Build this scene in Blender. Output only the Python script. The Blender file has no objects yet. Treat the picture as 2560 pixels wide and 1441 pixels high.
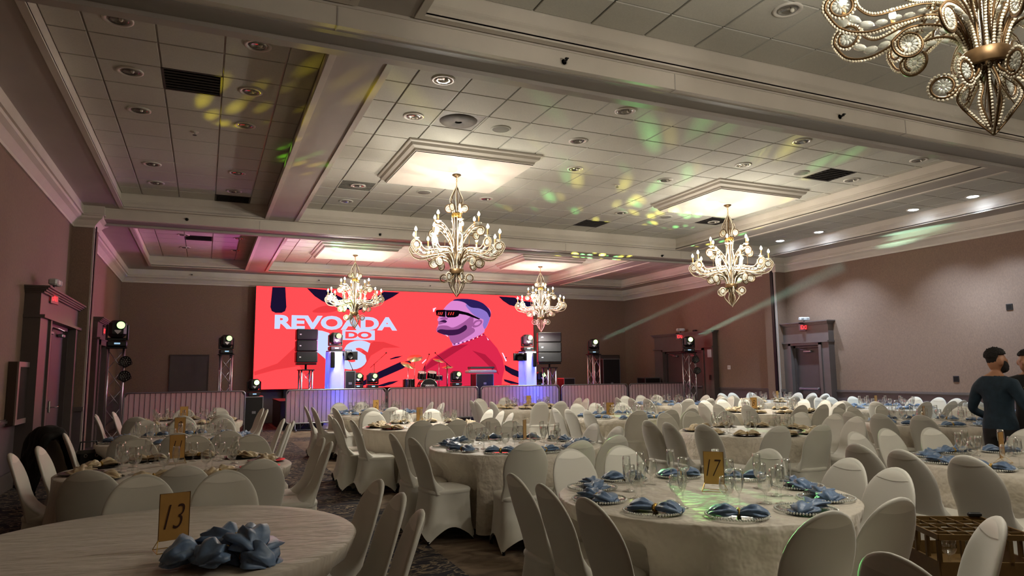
import bpy, bmesh, math, random
from math import sin, cos, pi, radians, sqrt, atan2, hypot
from mathutils import Vector, Matrix, noise
random.seed(7)
S = bpy.context.scene
COL = S.collection

# ------------------------------------------------------------------ camera, exposure, world
F_PX, W_PX, H_PX = 1726.35, 2560, 1441
YAW, PITCH, ROLL, EYE = radians(23.949), radians(6.967), radians(-0.5895), 1.545
fw = Vector((sin(YAW)*cos(PITCH), cos(YAW)*cos(PITCH), sin(PITCH)))
rt = Vector((cos(YAW), -sin(YAW), 0)); up = rt.cross(fw)
rt, up = cos(ROLL)*rt + sin(ROLL)*up, -sin(ROLL)*rt + cos(ROLL)*up
cam_data = bpy.data.cameras.new('camera'); cam = bpy.data.objects.new('camera', cam_data); COL.objects.link(cam)
cam_data.sensor_width = 36; cam_data.lens = F_PX/W_PX*36; cam_data.clip_start = .05; cam_data.clip_end = 200
cam.matrix_world = Matrix(((rt.x, up.x, -fw.x, 0), (rt.y, up.y, -fw.y, 0), (rt.z, up.z, -fw.z, EYE), (0, 0, 0, 1)))
S.camera = cam
S.view_settings.view_transform = 'Standard'; S.view_settings.look = 'None'; S.view_settings.gamma = 1
S.view_settings.use_curve_mapping = False
S.view_settings.exposure = 0.70
world = bpy.data.worlds.new('world'); S.world = world; world.use_nodes = True
world.node_tree.nodes['Background'].inputs[0].default_value = (.01, .01, .012, 1)
S.cycles.use_denoising = True; S.cycles.use_adaptive_sampling = True; S.cycles.adaptive_threshold = .25; S.cycles.adaptive_min_samples = 20; S.cycles.light_sampling_threshold = .03
S.cycles.max_bounces = 5; S.cycles.diffuse_bounces = 4; S.cycles.glossy_bounces = 2
S.cycles.transmission_bounces = 2; S.cycles.transparent_max_bounces = 12; S.cycles.volume_bounces = 0
S.cycles.caustics_reflective = False; S.cycles.caustics_refractive = False
S.cycles.sample_clamp_indirect = 4.0

CHW, LEDS, DLW, BLW, SPW = 42., .65, 320., 46., 4800.     # chandelier, screen, downlight, blue sleeve and moving-head strengths
CHC, CHD = (1, .94, .82), 3.2            # chandelier colour and strength of the added fill spots below, relative to it
SHW = 11000.                             # narrow shafts
WSW = 260.                              # violet stage washes on the columns
SCR = 2.0                              # red channel of the video wall, bright enough to clip in the photograph
def lamp(kind, name, loc, energy, color, radius=.05, aim=None, cone=None, blend=.15, gobo=None):
    d = bpy.data.lights.new(name, kind); d.energy = energy; d.color = color
    if kind in ('POINT', 'SPOT'): d.shadow_soft_size = radius
    if kind == 'SPOT': d.spot_size = radians(cone); d.spot_blend = blend
    if gobo:
        d.use_nodes = True; nt = d.node_tree; em = nt.nodes['Emission']
        tc = nt.nodes.new('ShaderNodeTexCoord'); vo = nt.nodes.new('ShaderNodeTexVoronoi'); cr = nt.nodes.new('ShaderNodeValToRGB')
        vo.inputs['Scale'].default_value = gobo[0]
        nt.links.new(tc.outputs['Normal'], vo.inputs['Vector']); nt.links.new(vo.outputs['Distance'], cr.inputs[0])
        cr.color_ramp.elements[0].position = .0; cr.color_ramp.elements[0].color = (1, 1, 1, 1)
        cr.color_ramp.elements[1].position = gobo[1]; cr.color_ramp.elements[1].color = (0, 0, 0, 1)
        mx = nt.nodes.new('ShaderNodeMix'); mx.data_type = 'RGBA'; mx.blend_type = 'MULTIPLY'; mx.inputs[0].default_value = 1
        ramp2 = nt.nodes.new('ShaderNodeValToRGB'); ramp2.color_ramp.interpolation = 'CONSTANT'
        ramp2.color_ramp.elements[0].color = gobo[2]; ramp2.color_ramp.elements[1].color = gobo[3]; ramp2.color_ramp.elements[1].position = .5
        sep = nt.nodes.new('ShaderNodeSeparateColor'); nt.links.new(vo.outputs['Color'], sep.inputs[0]); nt.links.new(sep.outputs[0], ramp2.inputs[0])
        nt.links.new(cr.outputs[0], mx.inputs[6]); nt.links.new(ramp2.outputs[0], mx.inputs[7]); nt.links.new(mx.outputs[2], em.inputs[0])
    o = bpy.data.objects.new(name, d); COL.objects.link(o); o.location = loc
    if aim is not None: o.rotation_euler = (Vector(aim)-Vector(loc)).to_track_quat('-Z', 'Y').to_euler()
    return o

# a point on the line of sight through photo pixel (x, y) at a known height / depth / side distance (used to survey the room)
def sight(x, y): return rt*((x-1280)/F_PX) - up*((y-720.5)/F_PX) + fw
def at_z(x, y, z): d = sight(x, y); return Vector((0, 0, EYE)) + d*((z-EYE)/d.z)
def at_y(x, y, Y): d = sight(x, y); return Vector((0, 0, EYE)) + d*(Y/d.y)
def at_x(x, y, X): d = sight(x, y); return Vector((0, 0, EYE)) + d*(X/d.x)
def seen(p): v = Vector(p)-Vector((0, 0, EYE)); return (F_PX*v.dot(rt)/v.dot(fw)+1280, -F_PX*v.dot(up)/v.dot(fw)+720.5, v.dot(fw))

# ------------------------------------------------------------------ materials
def s2l(c): return tuple(((v/255)/12.92 if v/255 <= .04045 else ((v/255+.055)/1.055)**2.4) for v in c)
MATS = {}
def mat(name, rgb, rough=.6, metal=0., var=.0, scale=20., bump=0., bscale=None, stretch=None, spec=.5, emit=0., sheen=0.):
    if name in MATS: return MATS[name]
    m = bpy.data.materials.new(name); m.use_nodes = True; nt = m.node_tree; b = nt.nodes['Principled BSDF']
    c = s2l(rgb); b.inputs['Base Color'].default_value = (*c, 1); b.inputs['Roughness'].default_value = rough
    b.inputs['Metallic'].default_value = metal; b.inputs['Specular IOR Level'].default_value = spec
    if sheen: b.inputs['Sheen Weight'].default_value = sheen
    if emit: b.inputs['Emission Color'].default_value = (*c, 1); b.inputs['Emission Strength'].default_value = emit
    if var or bump:
        tc = nt.nodes.new('ShaderNodeTexCoord'); mp = nt.nodes.new('ShaderNodeMapping'); nz = nt.nodes.new('ShaderNodeTexNoise')
        mp.inputs['Scale'].default_value = stretch or (1, 1, 1); nz.inputs['Scale'].default_value = scale; nz.inputs['Detail'].default_value = 2
        nt.links.new(tc.outputs['Object'], mp.inputs[0]); nt.links.new(mp.outputs[0], nz.inputs['Vector'])
        if var:
            r = nt.nodes.new('ShaderNodeValToRGB'); nt.links.new(nz.outputs['Fac'], r.inputs[0]); nt.links.new(r.outputs[0], b.inputs['Base Color'])
            r.color_ramp.elements[0].position = .3; r.color_ramp.elements[1].position = .7
            r.color_ramp.elements[0].color = (*[v*(1-var) for v in c], 1); r.color_ramp.elements[1].color = (*[min(1, v*(1+var)) for v in c], 1)
        if bump:
            n2 = nz
            if bscale:
                n2 = nt.nodes.new('ShaderNodeTexNoise'); n2.inputs['Scale'].default_value = bscale; n2.inputs['Detail'].default_value = 2
                nt.links.new(mp.outputs[0], n2.inputs['Vector'])
            bp = nt.nodes.new('ShaderNodeBump'); bp.inputs['Strength'].default_value = bump; bp.inputs['Distance'].default_value = .022 if 'linen' in name else .01
            nt.links.new(n2.outputs['Fac'], bp.inputs['Height']); nt.links.new(bp.outputs[0], b.inputs['Normal'])
    MATS[name] = m; return m
def emat(name, rgb, strength, sample=False):
    if name in MATS: return MATS[name]
    m = bpy.data.materials.new(name); m.use_nodes = True; nt = m.node_tree
    for n in list(nt.nodes): nt.nodes.remove(n)
    o = nt.nodes.new('ShaderNodeOutputMaterial'); e = nt.nodes.new('ShaderNodeEmission')
    e.inputs[0].default_value = (*s2l(rgb), 1); e.inputs[1].default_value = strength; nt.links.new(e.outputs[0], o.inputs[0])
    m.cycles.emission_sampling = 'FRONT' if sample else 'NONE'
    MATS[name] = m; return m
def raw_emit(name, rgb, sample=False):
    m = emat(name, (255, 255, 255), 1, sample); m.node_tree.nodes['Emission'].inputs[0].default_value = (*rgb, 1); return m
def glass_mat(name, tint, amount=.1):
    m = bpy.data.materials.new(name); m.use_nodes = True; nt = m.node_tree
    for n in list(nt.nodes): nt.nodes.remove(n)
    o = nt.nodes.new('ShaderNodeOutputMaterial'); tr = nt.nodes.new('ShaderNodeBsdfTransparent'); gl = nt.nodes.new('ShaderNodeBsdfGlossy')
    fr = nt.nodes.new('ShaderNodeLayerWeight'); mx = nt.nodes.new('ShaderNodeMixShader'); ad = nt.nodes.new('ShaderNodeMath'); ad.operation = 'MULTIPLY_ADD'
    fr.inputs[0].default_value = .35; ad.inputs[1].default_value = .75; ad.inputs[2].default_value = amount
    tr.inputs[0].default_value = (*tint, 1); gl.inputs[0].default_value = (.95, .96, .95, 1); gl.inputs['Roughness'].default_value = .03
    nt.links.new(fr.outputs['Facing'], ad.inputs[0]); nt.links.new(ad.outputs[0], mx.inputs[0])
    nt.links.new(tr.outputs[0], mx.inputs[1]); nt.links.new(gl.outputs[0], mx.inputs[2]); nt.links.new(mx.outputs[0], o.inputs[0])
    MATS[name] = m; return m
def crystal_mat():
    m = glass_mat('cut_crystal', (.9, .92, .88), .25); nt = m.node_tree; o = [n for n in nt.nodes if n.type == 'OUTPUT_MATERIAL'][0]; mx = [n for n in nt.nodes if n.type == 'MIX_SHADER'][0]
    d = nt.nodes.new('ShaderNodeBsdfDiffuse'); d.inputs[0].default_value = (.85, .86, .80, 1); m2 = nt.nodes.new('ShaderNodeMixShader'); m2.inputs[0].default_value = .42
    nt.links.new(mx.outputs[0], m2.inputs[1]); nt.links.new(d.outputs[0], m2.inputs[2]); nt.links.new(m2.outputs[0], o.inputs[0]); return m
def translucent_mat(name, rgb, mixv=.5):
    m = bpy.data.materials.new(name); m.use_nodes = True; nt = m.node_tree
    for n in list(nt.nodes): nt.nodes.remove(n)
    o = nt.nodes.new('ShaderNodeOutputMaterial'); d = nt.nodes.new('ShaderNodeBsdfDiffuse'); t = nt.nodes.new('ShaderNodeBsdfTranslucent'); mx = nt.nodes.new('ShaderNodeMixShader')
    for n in (d, t): n.inputs[0].default_value = (*s2l(rgb), 1)
    mx.inputs[0].default_value = mixv
    nt.links.new(d.outputs[0], mx.inputs[1]); nt.links.new(t.outputs[0], mx.inputs[2]); nt.links.new(mx.outputs[0], o.inputs[0])
    MATS[name] = m; return m

WALL = mat('wallpaper', (128, 104, 88), .7, var=.13, scale=10, stretch=(8, 8, 2.6))
WAINSCOT = mat('wainscot_paint', (92, 80, 84), .5, var=.06, scale=6)
CASING = mat('taupe_casing_paint', (94, 85, 82), .38, var=.05, scale=5)
DOORP = mat('door_paint', (76, 67, 66), .42, var=.06, scale=5)
WHITE = mat('ceiling_white_paint', (206, 198, 186), .6, var=.03, scale=3)
SOFFIT = mat('soffit_paint', (176, 168, 160), .65, var=.04, scale=2)
TILE = mat('acoustic_tile', (190, 187, 176), .8, var=.05, scale=60)
TBAR = mat('ceiling_grid_metal', (176, 172, 164), .45, metal=.3)
VENTM = mat('vent_dark', (64, 58, 56), .6)
BLACK = mat('black_plastic', (16, 16, 18), .45, var=.15, scale=30)
BLACKM = mat('black_metal', (24, 24, 26), .4, metal=.6)
STEEL = mat('galvanised_steel', (150, 152, 158), .35, metal=.9, var=.08, scale=40)
ALU = mat('truss_aluminium', (190, 192, 198), .3, metal=.95)
CHROME = mat('chrome', (215, 215, 218), .15, metal=1)
GOLD = mat('antique_gold', (106, 82, 54), .45, metal=.7, var=.25, scale=25)
GOLDW = mat('gold_wire', (196, 158, 84), .3, metal=.9)
GOLDCARD = mat('gold_card', (196, 152, 84), .4, metal=.25, var=.06, scale=14)
INK = mat('dark_brown_ink', (58, 24, 14), .6)
SPANDEX = mat('white_spandex', (206, 203, 192), .62, sheen=.2)
LINEN = mat('ivory_table_linen', (196, 186, 172), .6, var=.05, scale=5, bump=.9, bscale=6, stretch=(1, 2.6, 1), sheen=.15)
LINEN2 = mat('crinkled_table_linen', (196, 187, 172), .55, var=.05, scale=7, bump=1., bscale=13, sheen=.15)
BLUE = mat('dusty_blue_satin', (92, 117, 150), .42, var=.25, scale=22, bump=.3, bscale=30, sheen=.3)
TAN = mat('ivory_satin', (205, 184, 146), .5, var=.15, scale=22, bump=.3, bscale=30, sheen=.2)
BLACKPLATE = mat('black_charger_glaze', (14, 13, 13), .25)
GLASS = glass_mat('clear_glass', (.985, .99, .985), .05)
CRYSTAL = crystal_mat()
CANDLE = mat('candle_sleeve', (196, 150, 92), .6)
BULB = emat('candle_bulb_glow', (255, 240, 205), 28)
BEAD = mat('crystal_beads', (224, 214, 192), .12, spec=1.)

# ------------------------------------------------------------------ mesh helpers
class MB:
    def __init__(s): s.v = []; s.f = []
    def add(s, vs, fs):
        n = len(s.v); s.v += [tuple(v) for v in vs]; s.f += [tuple(i+n for i in f) for f in fs]; return s
    def box(s, c, d, m=None):
        x, y, z = (q/2 for q in d); vs = [Vector((sx*x, sy*y, sz*z)) for sz in (-1, 1) for sy in (-1, 1) for sx in (-1, 1)]
        vs = [(m @ v if m else v)+Vector(c) for v in vs]
        return s.add(vs, [(0, 2, 3, 1), (4, 5, 7, 6), (0, 1, 5, 4), (2, 6, 7, 3), (0, 4, 6, 2), (1, 3, 7, 5)])
    def bx(s, x0, x1, y0, y1, z0, z1): return s.box(((x0+x1)/2, (y0+y1)/2, (z0+z1)/2), (x1-x0, y1-y0, z1-z0))
    def rbox(s, c, d, b=.02, m=None):            # box with chamfered vertical and horizontal edges
        x, y, z = (q/2 for q in d); vs = []; fs = []
        def loop(ix, iz, zz): return [(sx*(x-ix*(k)), sy*(y-ix*(1-k)), zz) for sx, sy, k in ()]
        pr = [(x-b, y, ), (x, y-b), (x, -y+b), (x-b, -y), (-x+b, -y), (-x, -y+b), (-x, y-b), (-x+b, y)]
        for zz, sh in ((-z, b), (-z+b, 0), (z-b, 0), (z, b)):
            for px, py in pr: vs.append(Vector((px*(1-sh/x), py*(1-sh/y), zz)))
        for k in range(3):
            for i in range(8): fs.append((k*8+i, k*8+i+8, k*8+(i+1) % 8+8, k*8+(i+1) % 8))
        fs.append(tuple(range(8))); fs.append(tuple(range(31, 23, -1)))
        return s.add([(m @ v if m else v)+Vector(c) for v in vs], fs)
    def lathe(s, prof, n=20, c=(0, 0, 0), m=None):
        vs = []; fs = []; c = Vector(c)
        for r, z in prof:
            for i in range(n):
                a = 2*pi*i/n; v = Vector((r*cos(a), r*sin(a), z)); vs.append((m @ v if m else v)+c)
        for k in range(len(prof)-1):
            for i in range(n): j = (i+1) % n; fs.append((k*n+i, k*n+j, k*n+n+j, k*n+n+i))
        return s.add(vs, fs)
    def cyl(s, a, b, r, n=8, r2=None, caps=True):
        a, b = Vector(a), Vector(b); q = (b-a).to_track_quat('Z', 'Y').to_matrix(); r2 = r if r2 is None else r2
        vs = [a+q @ Vector((r*cos(2*pi*i/n), r*sin(2*pi*i/n), 0)) for i in range(n)] + [b+q @ Vector((r2*cos(2*pi*i/n), r2*sin(2*pi*i/n), 0)) for i in range(n)]
        fs = [(i, (i+1) % n, n+(i+1) % n, n+i) for i in range(n)]
        if caps: fs += [tuple(range(n-1, -1, -1)), tuple(range(n, 2*n))]
        return s.add(vs, fs)
    def tube(s, pts, r, n=6, closed=False):
        pts = [Vector(p) for p in pts]; N = len(pts); vs = []; fs = []
        ref = None
        for k, p in enumerate(pts):
            t = (pts[(k+1) % N]-pts[k-1]) if closed else (pts[min(k+1, N-1)]-pts[max(k-1, 0)])
            t.normalize()
            if ref is None: ref = Vector((0, 0, 1)) if abs(t.z) < .9 else Vector((1, 0, 0))
            x = (ref - t*ref.dot(t)).normalized(); y = t.cross(x); ref = x
            rr = r[k] if isinstance(r, (list, tuple)) else r
            vs += [p + x*rr*cos(2*pi*i/n) + y*rr*sin(2*pi*i/n) for i in range(n)]
        for k in range(N if closed else N-1):
            k2 = (k+1) % N
            for i in range(n): j = (i+1) % n; fs.append((k*n+i, k*n+j, k2*n+j, k2*n+i))
        if not closed: fs += [tuple(range(n-1, -1, -1)), tuple(range((N-1)*n, N*n))]
        return s.add(vs, fs)
    def ball(s, c, r, n=8, k=5, sc=(1, 1, 1), m=None):
        prof = [(max(1e-4, sin(pi*i/k)), -cos(pi*i/k)) for i in range(k+1)]; vs = []; fs = []
        for a, z in prof:
            for i in range(n):
                v = Vector((r*a*cos(2*pi*i/n)*sc[0], r*a*sin(2*pi*i/n)*sc[1], r*z*sc[2])); vs.append((m @ v if m else v)+Vector(c))
        for q in range(k):
            for i in range(n): j = (i+1) % n; fs.append((q*n+i, q*n+j, q*n+n+j, q*n+n+i))
        return s.add(vs, fs)
    def bead(s, c, r): return s.ball(c, r, 6, 4)
    def poly(s, pts, th=None):
        n = len(pts); s_ = s.add(pts, [tuple(range(n))]); return s_
    def prism(s, pts2, f0, f1):                  # pts2: outline, f0/f1 map (u,v) to the two faces
        n = len(pts2); vs = [f0(*p) for p in pts2]+[f1(*p) for p in pts2]
        fs = [tuple(range(n-1, -1, -1)), tuple(range(n, 2*n))]+[(i, (i+1) % n, n+(i+1) % n, n+i) for i in range(n)]
        return s.add(vs, fs)
    def frame_sweep(s, x0, x1, y0, y1, prof, sign=1):   # profile (d, z) swept round a rectangle with mitred corners
        vs = []; fs = []; k = len(prof)
        for d, z in prof: d *= sign; vs += [(x0-d, y0-d, z), (x1+d, y0-d, z), (x1+d, y1+d, z), (x0-d, y1+d, z)]
        for q in range(k-1):
            for i in range(4): j = (i+1) % 4; fs.append((q*4+i, q*4+j, q*4+4+j, q*4+4+i))
        return s.add(vs, fs)
    def mesh(s, name, smooth=False):
        me = bpy.data.meshes.new(name); me.from_pydata(s.v, [], s.f)
        if smooth: me.polygons.foreach_set('use_smooth', [True]*len(me.polygons))
        me.update(); return me
    def build(s, name, material, parent=None, smooth=False, loc=None):
        me = s.mesh(name, smooth); me.materials.append(material); return link(name, me, parent, loc)
KIDS = {}
def link(name, me, parent=None, loc=None):
    o = bpy.data.objects.new(name, me); COL.objects.link(o); o.parent = parent
    if parent is not None: KIDS.setdefault(parent.name, []).append(o)
    if loc is not None: o.location = loc
    return o
def tag(o, label=None, cat=None, group=None, kind=None):
    if label: o['label'] = label
    if cat: o['category'] = cat
    if group: o['group'] = group
    if kind: o['kind'] = kind
    return o
def thing(name, label, cat, loc=(0, 0, 0), rz=0, group=None):
    o = bpy.data.objects.new(name, None); COL.objects.link(o); o.location = loc; o.rotation_euler = (0, 0, rz); o.empty_display_size = .1
    return tag(o, label, cat, group)
def copy_tree(o, parent=None):
    c = o.copy(); COL.objects.link(c); c.parent = parent
    for ch in KIDS.get(o.name, ()): KIDS.setdefault(c.name, []).append(copy_tree(ch, c))
    return c
def dup(root, loc, rz, label=None, group=None, rot=None):
    c = copy_tree(root); c.location = loc; c.rotation_euler = rot or (0, 0, rz)
    if label: c['label'] = label
    if group: c['group'] = group
    return c
def text_mesh(txt, size, shear=0., bold=0., sx=1., spacing=1., extrude=.0):
    cu = bpy.data.curves.new('lettering', 'FONT'); cu.body = txt; cu.size = size; cu.shear = shear; cu.offset = bold; cu.align_x = 'CENTER'; cu.align_y = 'CENTER'
    cu.space_character = spacing; cu.extrude = extrude; cu.resolution_u = 4
    o = bpy.data.objects.new('lettering', cu); COL.objects.link(o); bpy.context.view_layer.update()
    dg = bpy.context.evaluated_depsgraph_get(); me = bpy.data.meshes.new_from_object(o.evaluated_get(dg))
    COL.objects.unlink(o); bpy.data.objects.remove(o); bpy.data.curves.remove(cu)
    xs = [v.co.x for v in me.vertices]; ys = [v.co.y for v in me.vertices]; cx = (min(xs)+max(xs))/2; cy = (min(ys)+max(ys))/2
    for v in me.vertices: v.co.x = (v.co.x-cx)*sx; v.co.y -= cy
    return me
def dims(me):
    xs = [v.co.x for v in me.vertices]; ys = [v.co.y for v in me.vertices]; return max(xs)-min(xs), max(ys)-min(ys)
RX90 = Matrix.Rotation(pi/2, 4, 'X')

# ------------------------------------------------------------------ the room
XL, XR, YB, YF = -2.434, 15.73, 24.04, -2.45
ZW, ZS, ZB, ZT, ZR = 4.42, 4.82, 4.61, 5.12, .95        # crown foot, soffit, beam underside, tile plane, chair rail
def struct(o): o['kind'] = 'structure'; return o
def carpet():
    m = bpy.data.materials.new('patterned_carpet'); m.use_nodes = True; nt = m.node_tree; b = nt.nodes['Principled BSDF']; L = nt.links.new
    b.inputs['Roughness'].default_value = .9; b.inputs['Specular IOR Level'].default_value = .2
    tc = nt.nodes.new('ShaderNodeTexCoord'); mp = nt.nodes.new('ShaderNodeMapping'); mp.inputs['Scale'].default_value = (1.0, 1.7, 1); L(tc.outputs['Object'], mp.inputs[0])
    wv = nt.nodes.new('ShaderNodeTexNoise'); wv.inputs['Scale'].default_value = 2.2; wv.inputs['Detail'].default_value = 5; wv.inputs['Distortion'].default_value = 2.2; L(mp.outputs[0], wv.inputs['Vector'])
    r = nt.nodes.new('ShaderNodeValToRGB'); e = r.color_ramp.elements; L(wv.outputs['Fac'], r.inputs[0])
    e[0].position = .0; e[0].color = (*s2l((30, 30, 38)), 1); e[1].position = .47; e[1].color = (*s2l((36, 36, 44)), 1)
    for p, c in ((.50, (150, 132, 108)), (.53, (40, 40, 48)), (.60, (26, 28, 38)), (.635, (120, 104, 86)), (.66, (52, 46, 44)), (1., (92, 78, 66))):
        q = e.new(p); q.color = (*s2l(c), 1)
    # broad tan lanes woven between the dark fields
    sep = nt.nodes.new('ShaderNodeSeparateXYZ'); L(tc.outputs['Object'], sep.inputs[0])
    ln = nt.nodes.new('ShaderNodeMath'); ln.operation = 'PINGPONG'; ln.inputs[1].default_value = 1.65
    ad = nt.nodes.new('ShaderNodeMath'); ad.operation = 'ADD'; ad.inputs[1].default_value = 1.9; L(sep.outputs[0], ad.inputs[0]); L(ad.outputs[0], ln.inputs[0])
    ln2 = nt.nodes.new('ShaderNodeMath'); ln2.operation = 'PINGPONG'; ln2.inputs[1].default_value = 1.65
    ad2 = nt.nodes.new('ShaderNodeMath'); ad2.operation = 'ADD'; ad2.inputs[1].default_value = 2.3; L(sep.outputs[1], ad2.inputs[0]); L(ad2.outputs[0], ln2.inputs[0])
    mn = nt.nodes.new('ShaderNodeMath'); mn.operation = 'MINIMUM'; L(ln.outputs[0], mn.inputs[0]); L(ln2.outputs[0], mn.inputs[1])
    gt = nt.nodes.new('ShaderNodeMath'); gt.operation = 'GREATER_THAN'; gt.inputs[1].default_value = .52; L(mn.outputs[0], gt.inputs[0])
    n2 = nt.nodes.new('ShaderNodeTexNoise'); n2.inputs['Scale'].default_value = 3.5; n2.inputs['Detail'].default_value = 4; n2.inputs['Distortion'].default_value = 1; L(mp.outputs[0], n2.inputs['Vector'])
    r2 = nt.nodes.new('ShaderNodeValToRGB'); L(n2.outputs['Fac'], r2.inputs[0]); q = r2.color_ramp.elements
    q[0].position = .35; q[0].color = (*s2l((84, 70, 58)), 1); q[1].position = .65; q[1].color = (*s2l((128, 110, 92)), 1)
    mx = nt.nodes.new('ShaderNodeMix'); mx.data_type = 'RGBA'; L(gt.outputs[0], mx.inputs[0]); L(r.outputs[0], mx.inputs[6]); L(r2.outputs[0], mx.inputs[7]); L(mx.outputs[2], b.inputs['Base Color'])
    return m
struct(MB().bx(XL-.2, XR+.2, YF-.2, YB+.2, -.1, 0).build('floor', carpet()))
def wall(name, a, b, inner):          # vertical wall slab from a to b (x,y), inner = unit normal into the room
    a, b, n = Vector((*a, 0)), Vector((*b, 0)), Vector((*inner, 0)); mb = MB()
    for z0, z1 in ((0, ZR), (ZR, 5.3)):
        p = [a, b]; vs = [q+o+Vector((0, 0, z)) for o in (Vector(), -n*.15) for z in (z0, z1) for q in p]
        mb.add(vs, [(0, 1, 3, 2), (4, 6, 7, 5), (0, 4, 5, 1), (2, 3, 7, 6), (0, 2, 6, 4), (1, 5, 7, 3)])
    o = mb.build(name, WALL); o.data.materials.append(WAINSCOT)
    for p in o.data.polygons:
        if p.index < 6: p.material_index = 1
    return struct(o)
wall('wall_left', (XL, YF), (XL, YB), (1, 0)); wall('wall_right', (XR, YF), (XR, YB), (-1, 0))
wall('wall_back', (XL, YB), (XR, YB), (0, -1)); wall('wall_front', (XL, YF), (XR, YF), (0, 1))
for nm, x0, x1, y0, y1 in (('left', XL, XL+.03, YF, YB), ('right', XR-.03, XR, YF, YB), ('back', XL, XR, YB-.03, YB)):
    w = MB().bx(x0, x1, y0, y1, 0, .24).build('baseboard_'+nm, CASING); struct(w)
    mb = MB()
    for z0, z1, p in ((.90, .93, .6), (.93, .965, 1.4), (.965, .985, .8)):
        p *= .03; mb.bx(x0 if nm != 'right' else XR-p, x1 if nm == 'back' else (XL+p if nm == 'left' else XR), (YB-p if nm == 'back' else y0), y1, z0, z1)
    struct(mb.build({'left': 'trim_1', 'right': 'trim_2', 'back': 'trim_3'}[nm], CASING))
CROWN = [(0, 4.42), (.03, 4.42), (.035, 4.46), (.06, 4.49), (.11, 4.55), (.17, 4.59), (.18, 4.63), (.21, 4.635), (.21, 4.66), (.195, 4.67), (.195, 4.83)]
struct(MB().frame_sweep(XL, XR, YF, YB, CROWN, -1).build('trim_4', WHITE))

# trays: (x0,x1,y0,y1) openings in the soffit
XT = [(-1.56, 1.045), (1.72, 11.58), (12.25, 14.86)]
YT = [(-1.35, 5.78), (6.6, 15.1), (16.05, 22.9)]
xs = [XL]+[v for t in XT for v in t]+[XR]; ys = [YF]+[v for t in YT for v in t]+[YB]
mb = MB()
for i in range(len(xs)-1):
    for j in range(len(ys)-1):
        if i % 2 and j % 2: continue
        mb.bx(xs[i], xs[i+1], ys[j], ys[j+1], ZS, ZS+.02)
struct(mb.build('ceiling', SOFFIT))
TRAY = [(.075, 4.821), (.075, 4.80), (0, 4.80), (0, 4.835), (.02, 4.85), (.028, 4.90), (.045, 4.945), (.05, 4.97), (.06, 4.975), (.06, 5.16)]
G = .6605; TX0 = {0: -1.256, 1: 2.19, 2: 12.62}; TY0 = 7.995
VENTS = {(0, 1, -.27, 8.93): 'v', (0, 1, .40, 14.85): 'v', (1, 1, 10.4, 8.9): 'v', (1, 1, 2.5, 13.2): 'g', (1, 1, 11.0, 12.9): 'v', (0, 2, -.27, 17.6): 'v', (0, 2, -.27, 19.4): 'v',
         (1, 1, 3.19, 8.97): 'r', (1, 1, 8.5, 14.3): 'v'}
tile_cache = {}
def tile_mesh(w, h):
    k = (round(w, 3), round(h, 3))
    if k not in tile_cache:
        mb = MB(); x, y = k[0]/2, k[1]/2; b = .012
        vs = [(sx*(x-i), sy*(y-i), z) for i, z in ((0, .006), (b*.4, -.006)) for sx, sy in ((-1, -1), (1, -1), (1, 1), (-1, 1))]
        mb.add(vs, [(0, 1, 5, 4), (1, 2, 6, 5), (2, 3, 7, 6), (3, 0, 4, 7), (7, 6, 5, 4)])
        tile_cache[k] = mb.mesh('ceiling_tile'); tile_cache[k].materials.append(TILE)
    return tile_cache[k]
def cuts(a, b, o):
    k = math.ceil((a-o)/G); r = [a]
    while o+k*G < b: r.append(o+k*G); k += 1
    r = r+[b]; return [(p, q) for p, q in zip(r, r[1:]) if q-p > .05]
vent_no = 0
VLAB = {'v': 'dark ceiling return grille, ', 'g': 'pale square ceiling diffuser, ', 'r': 'stained ceiling diffuser with round core, '}
VPLACE = ['in the narrow left bay, nearer one', 'at the far end of the narrow left bay', 'near the right edge of the middle bay', 'left of the nearer chandelier panel', 'right of the second chandelier panel', 'in the pink far left bay, nearer one', 'in the pink far left bay, farther one', 'near the two white downlights', 'behind the second chandelier panel']
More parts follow.
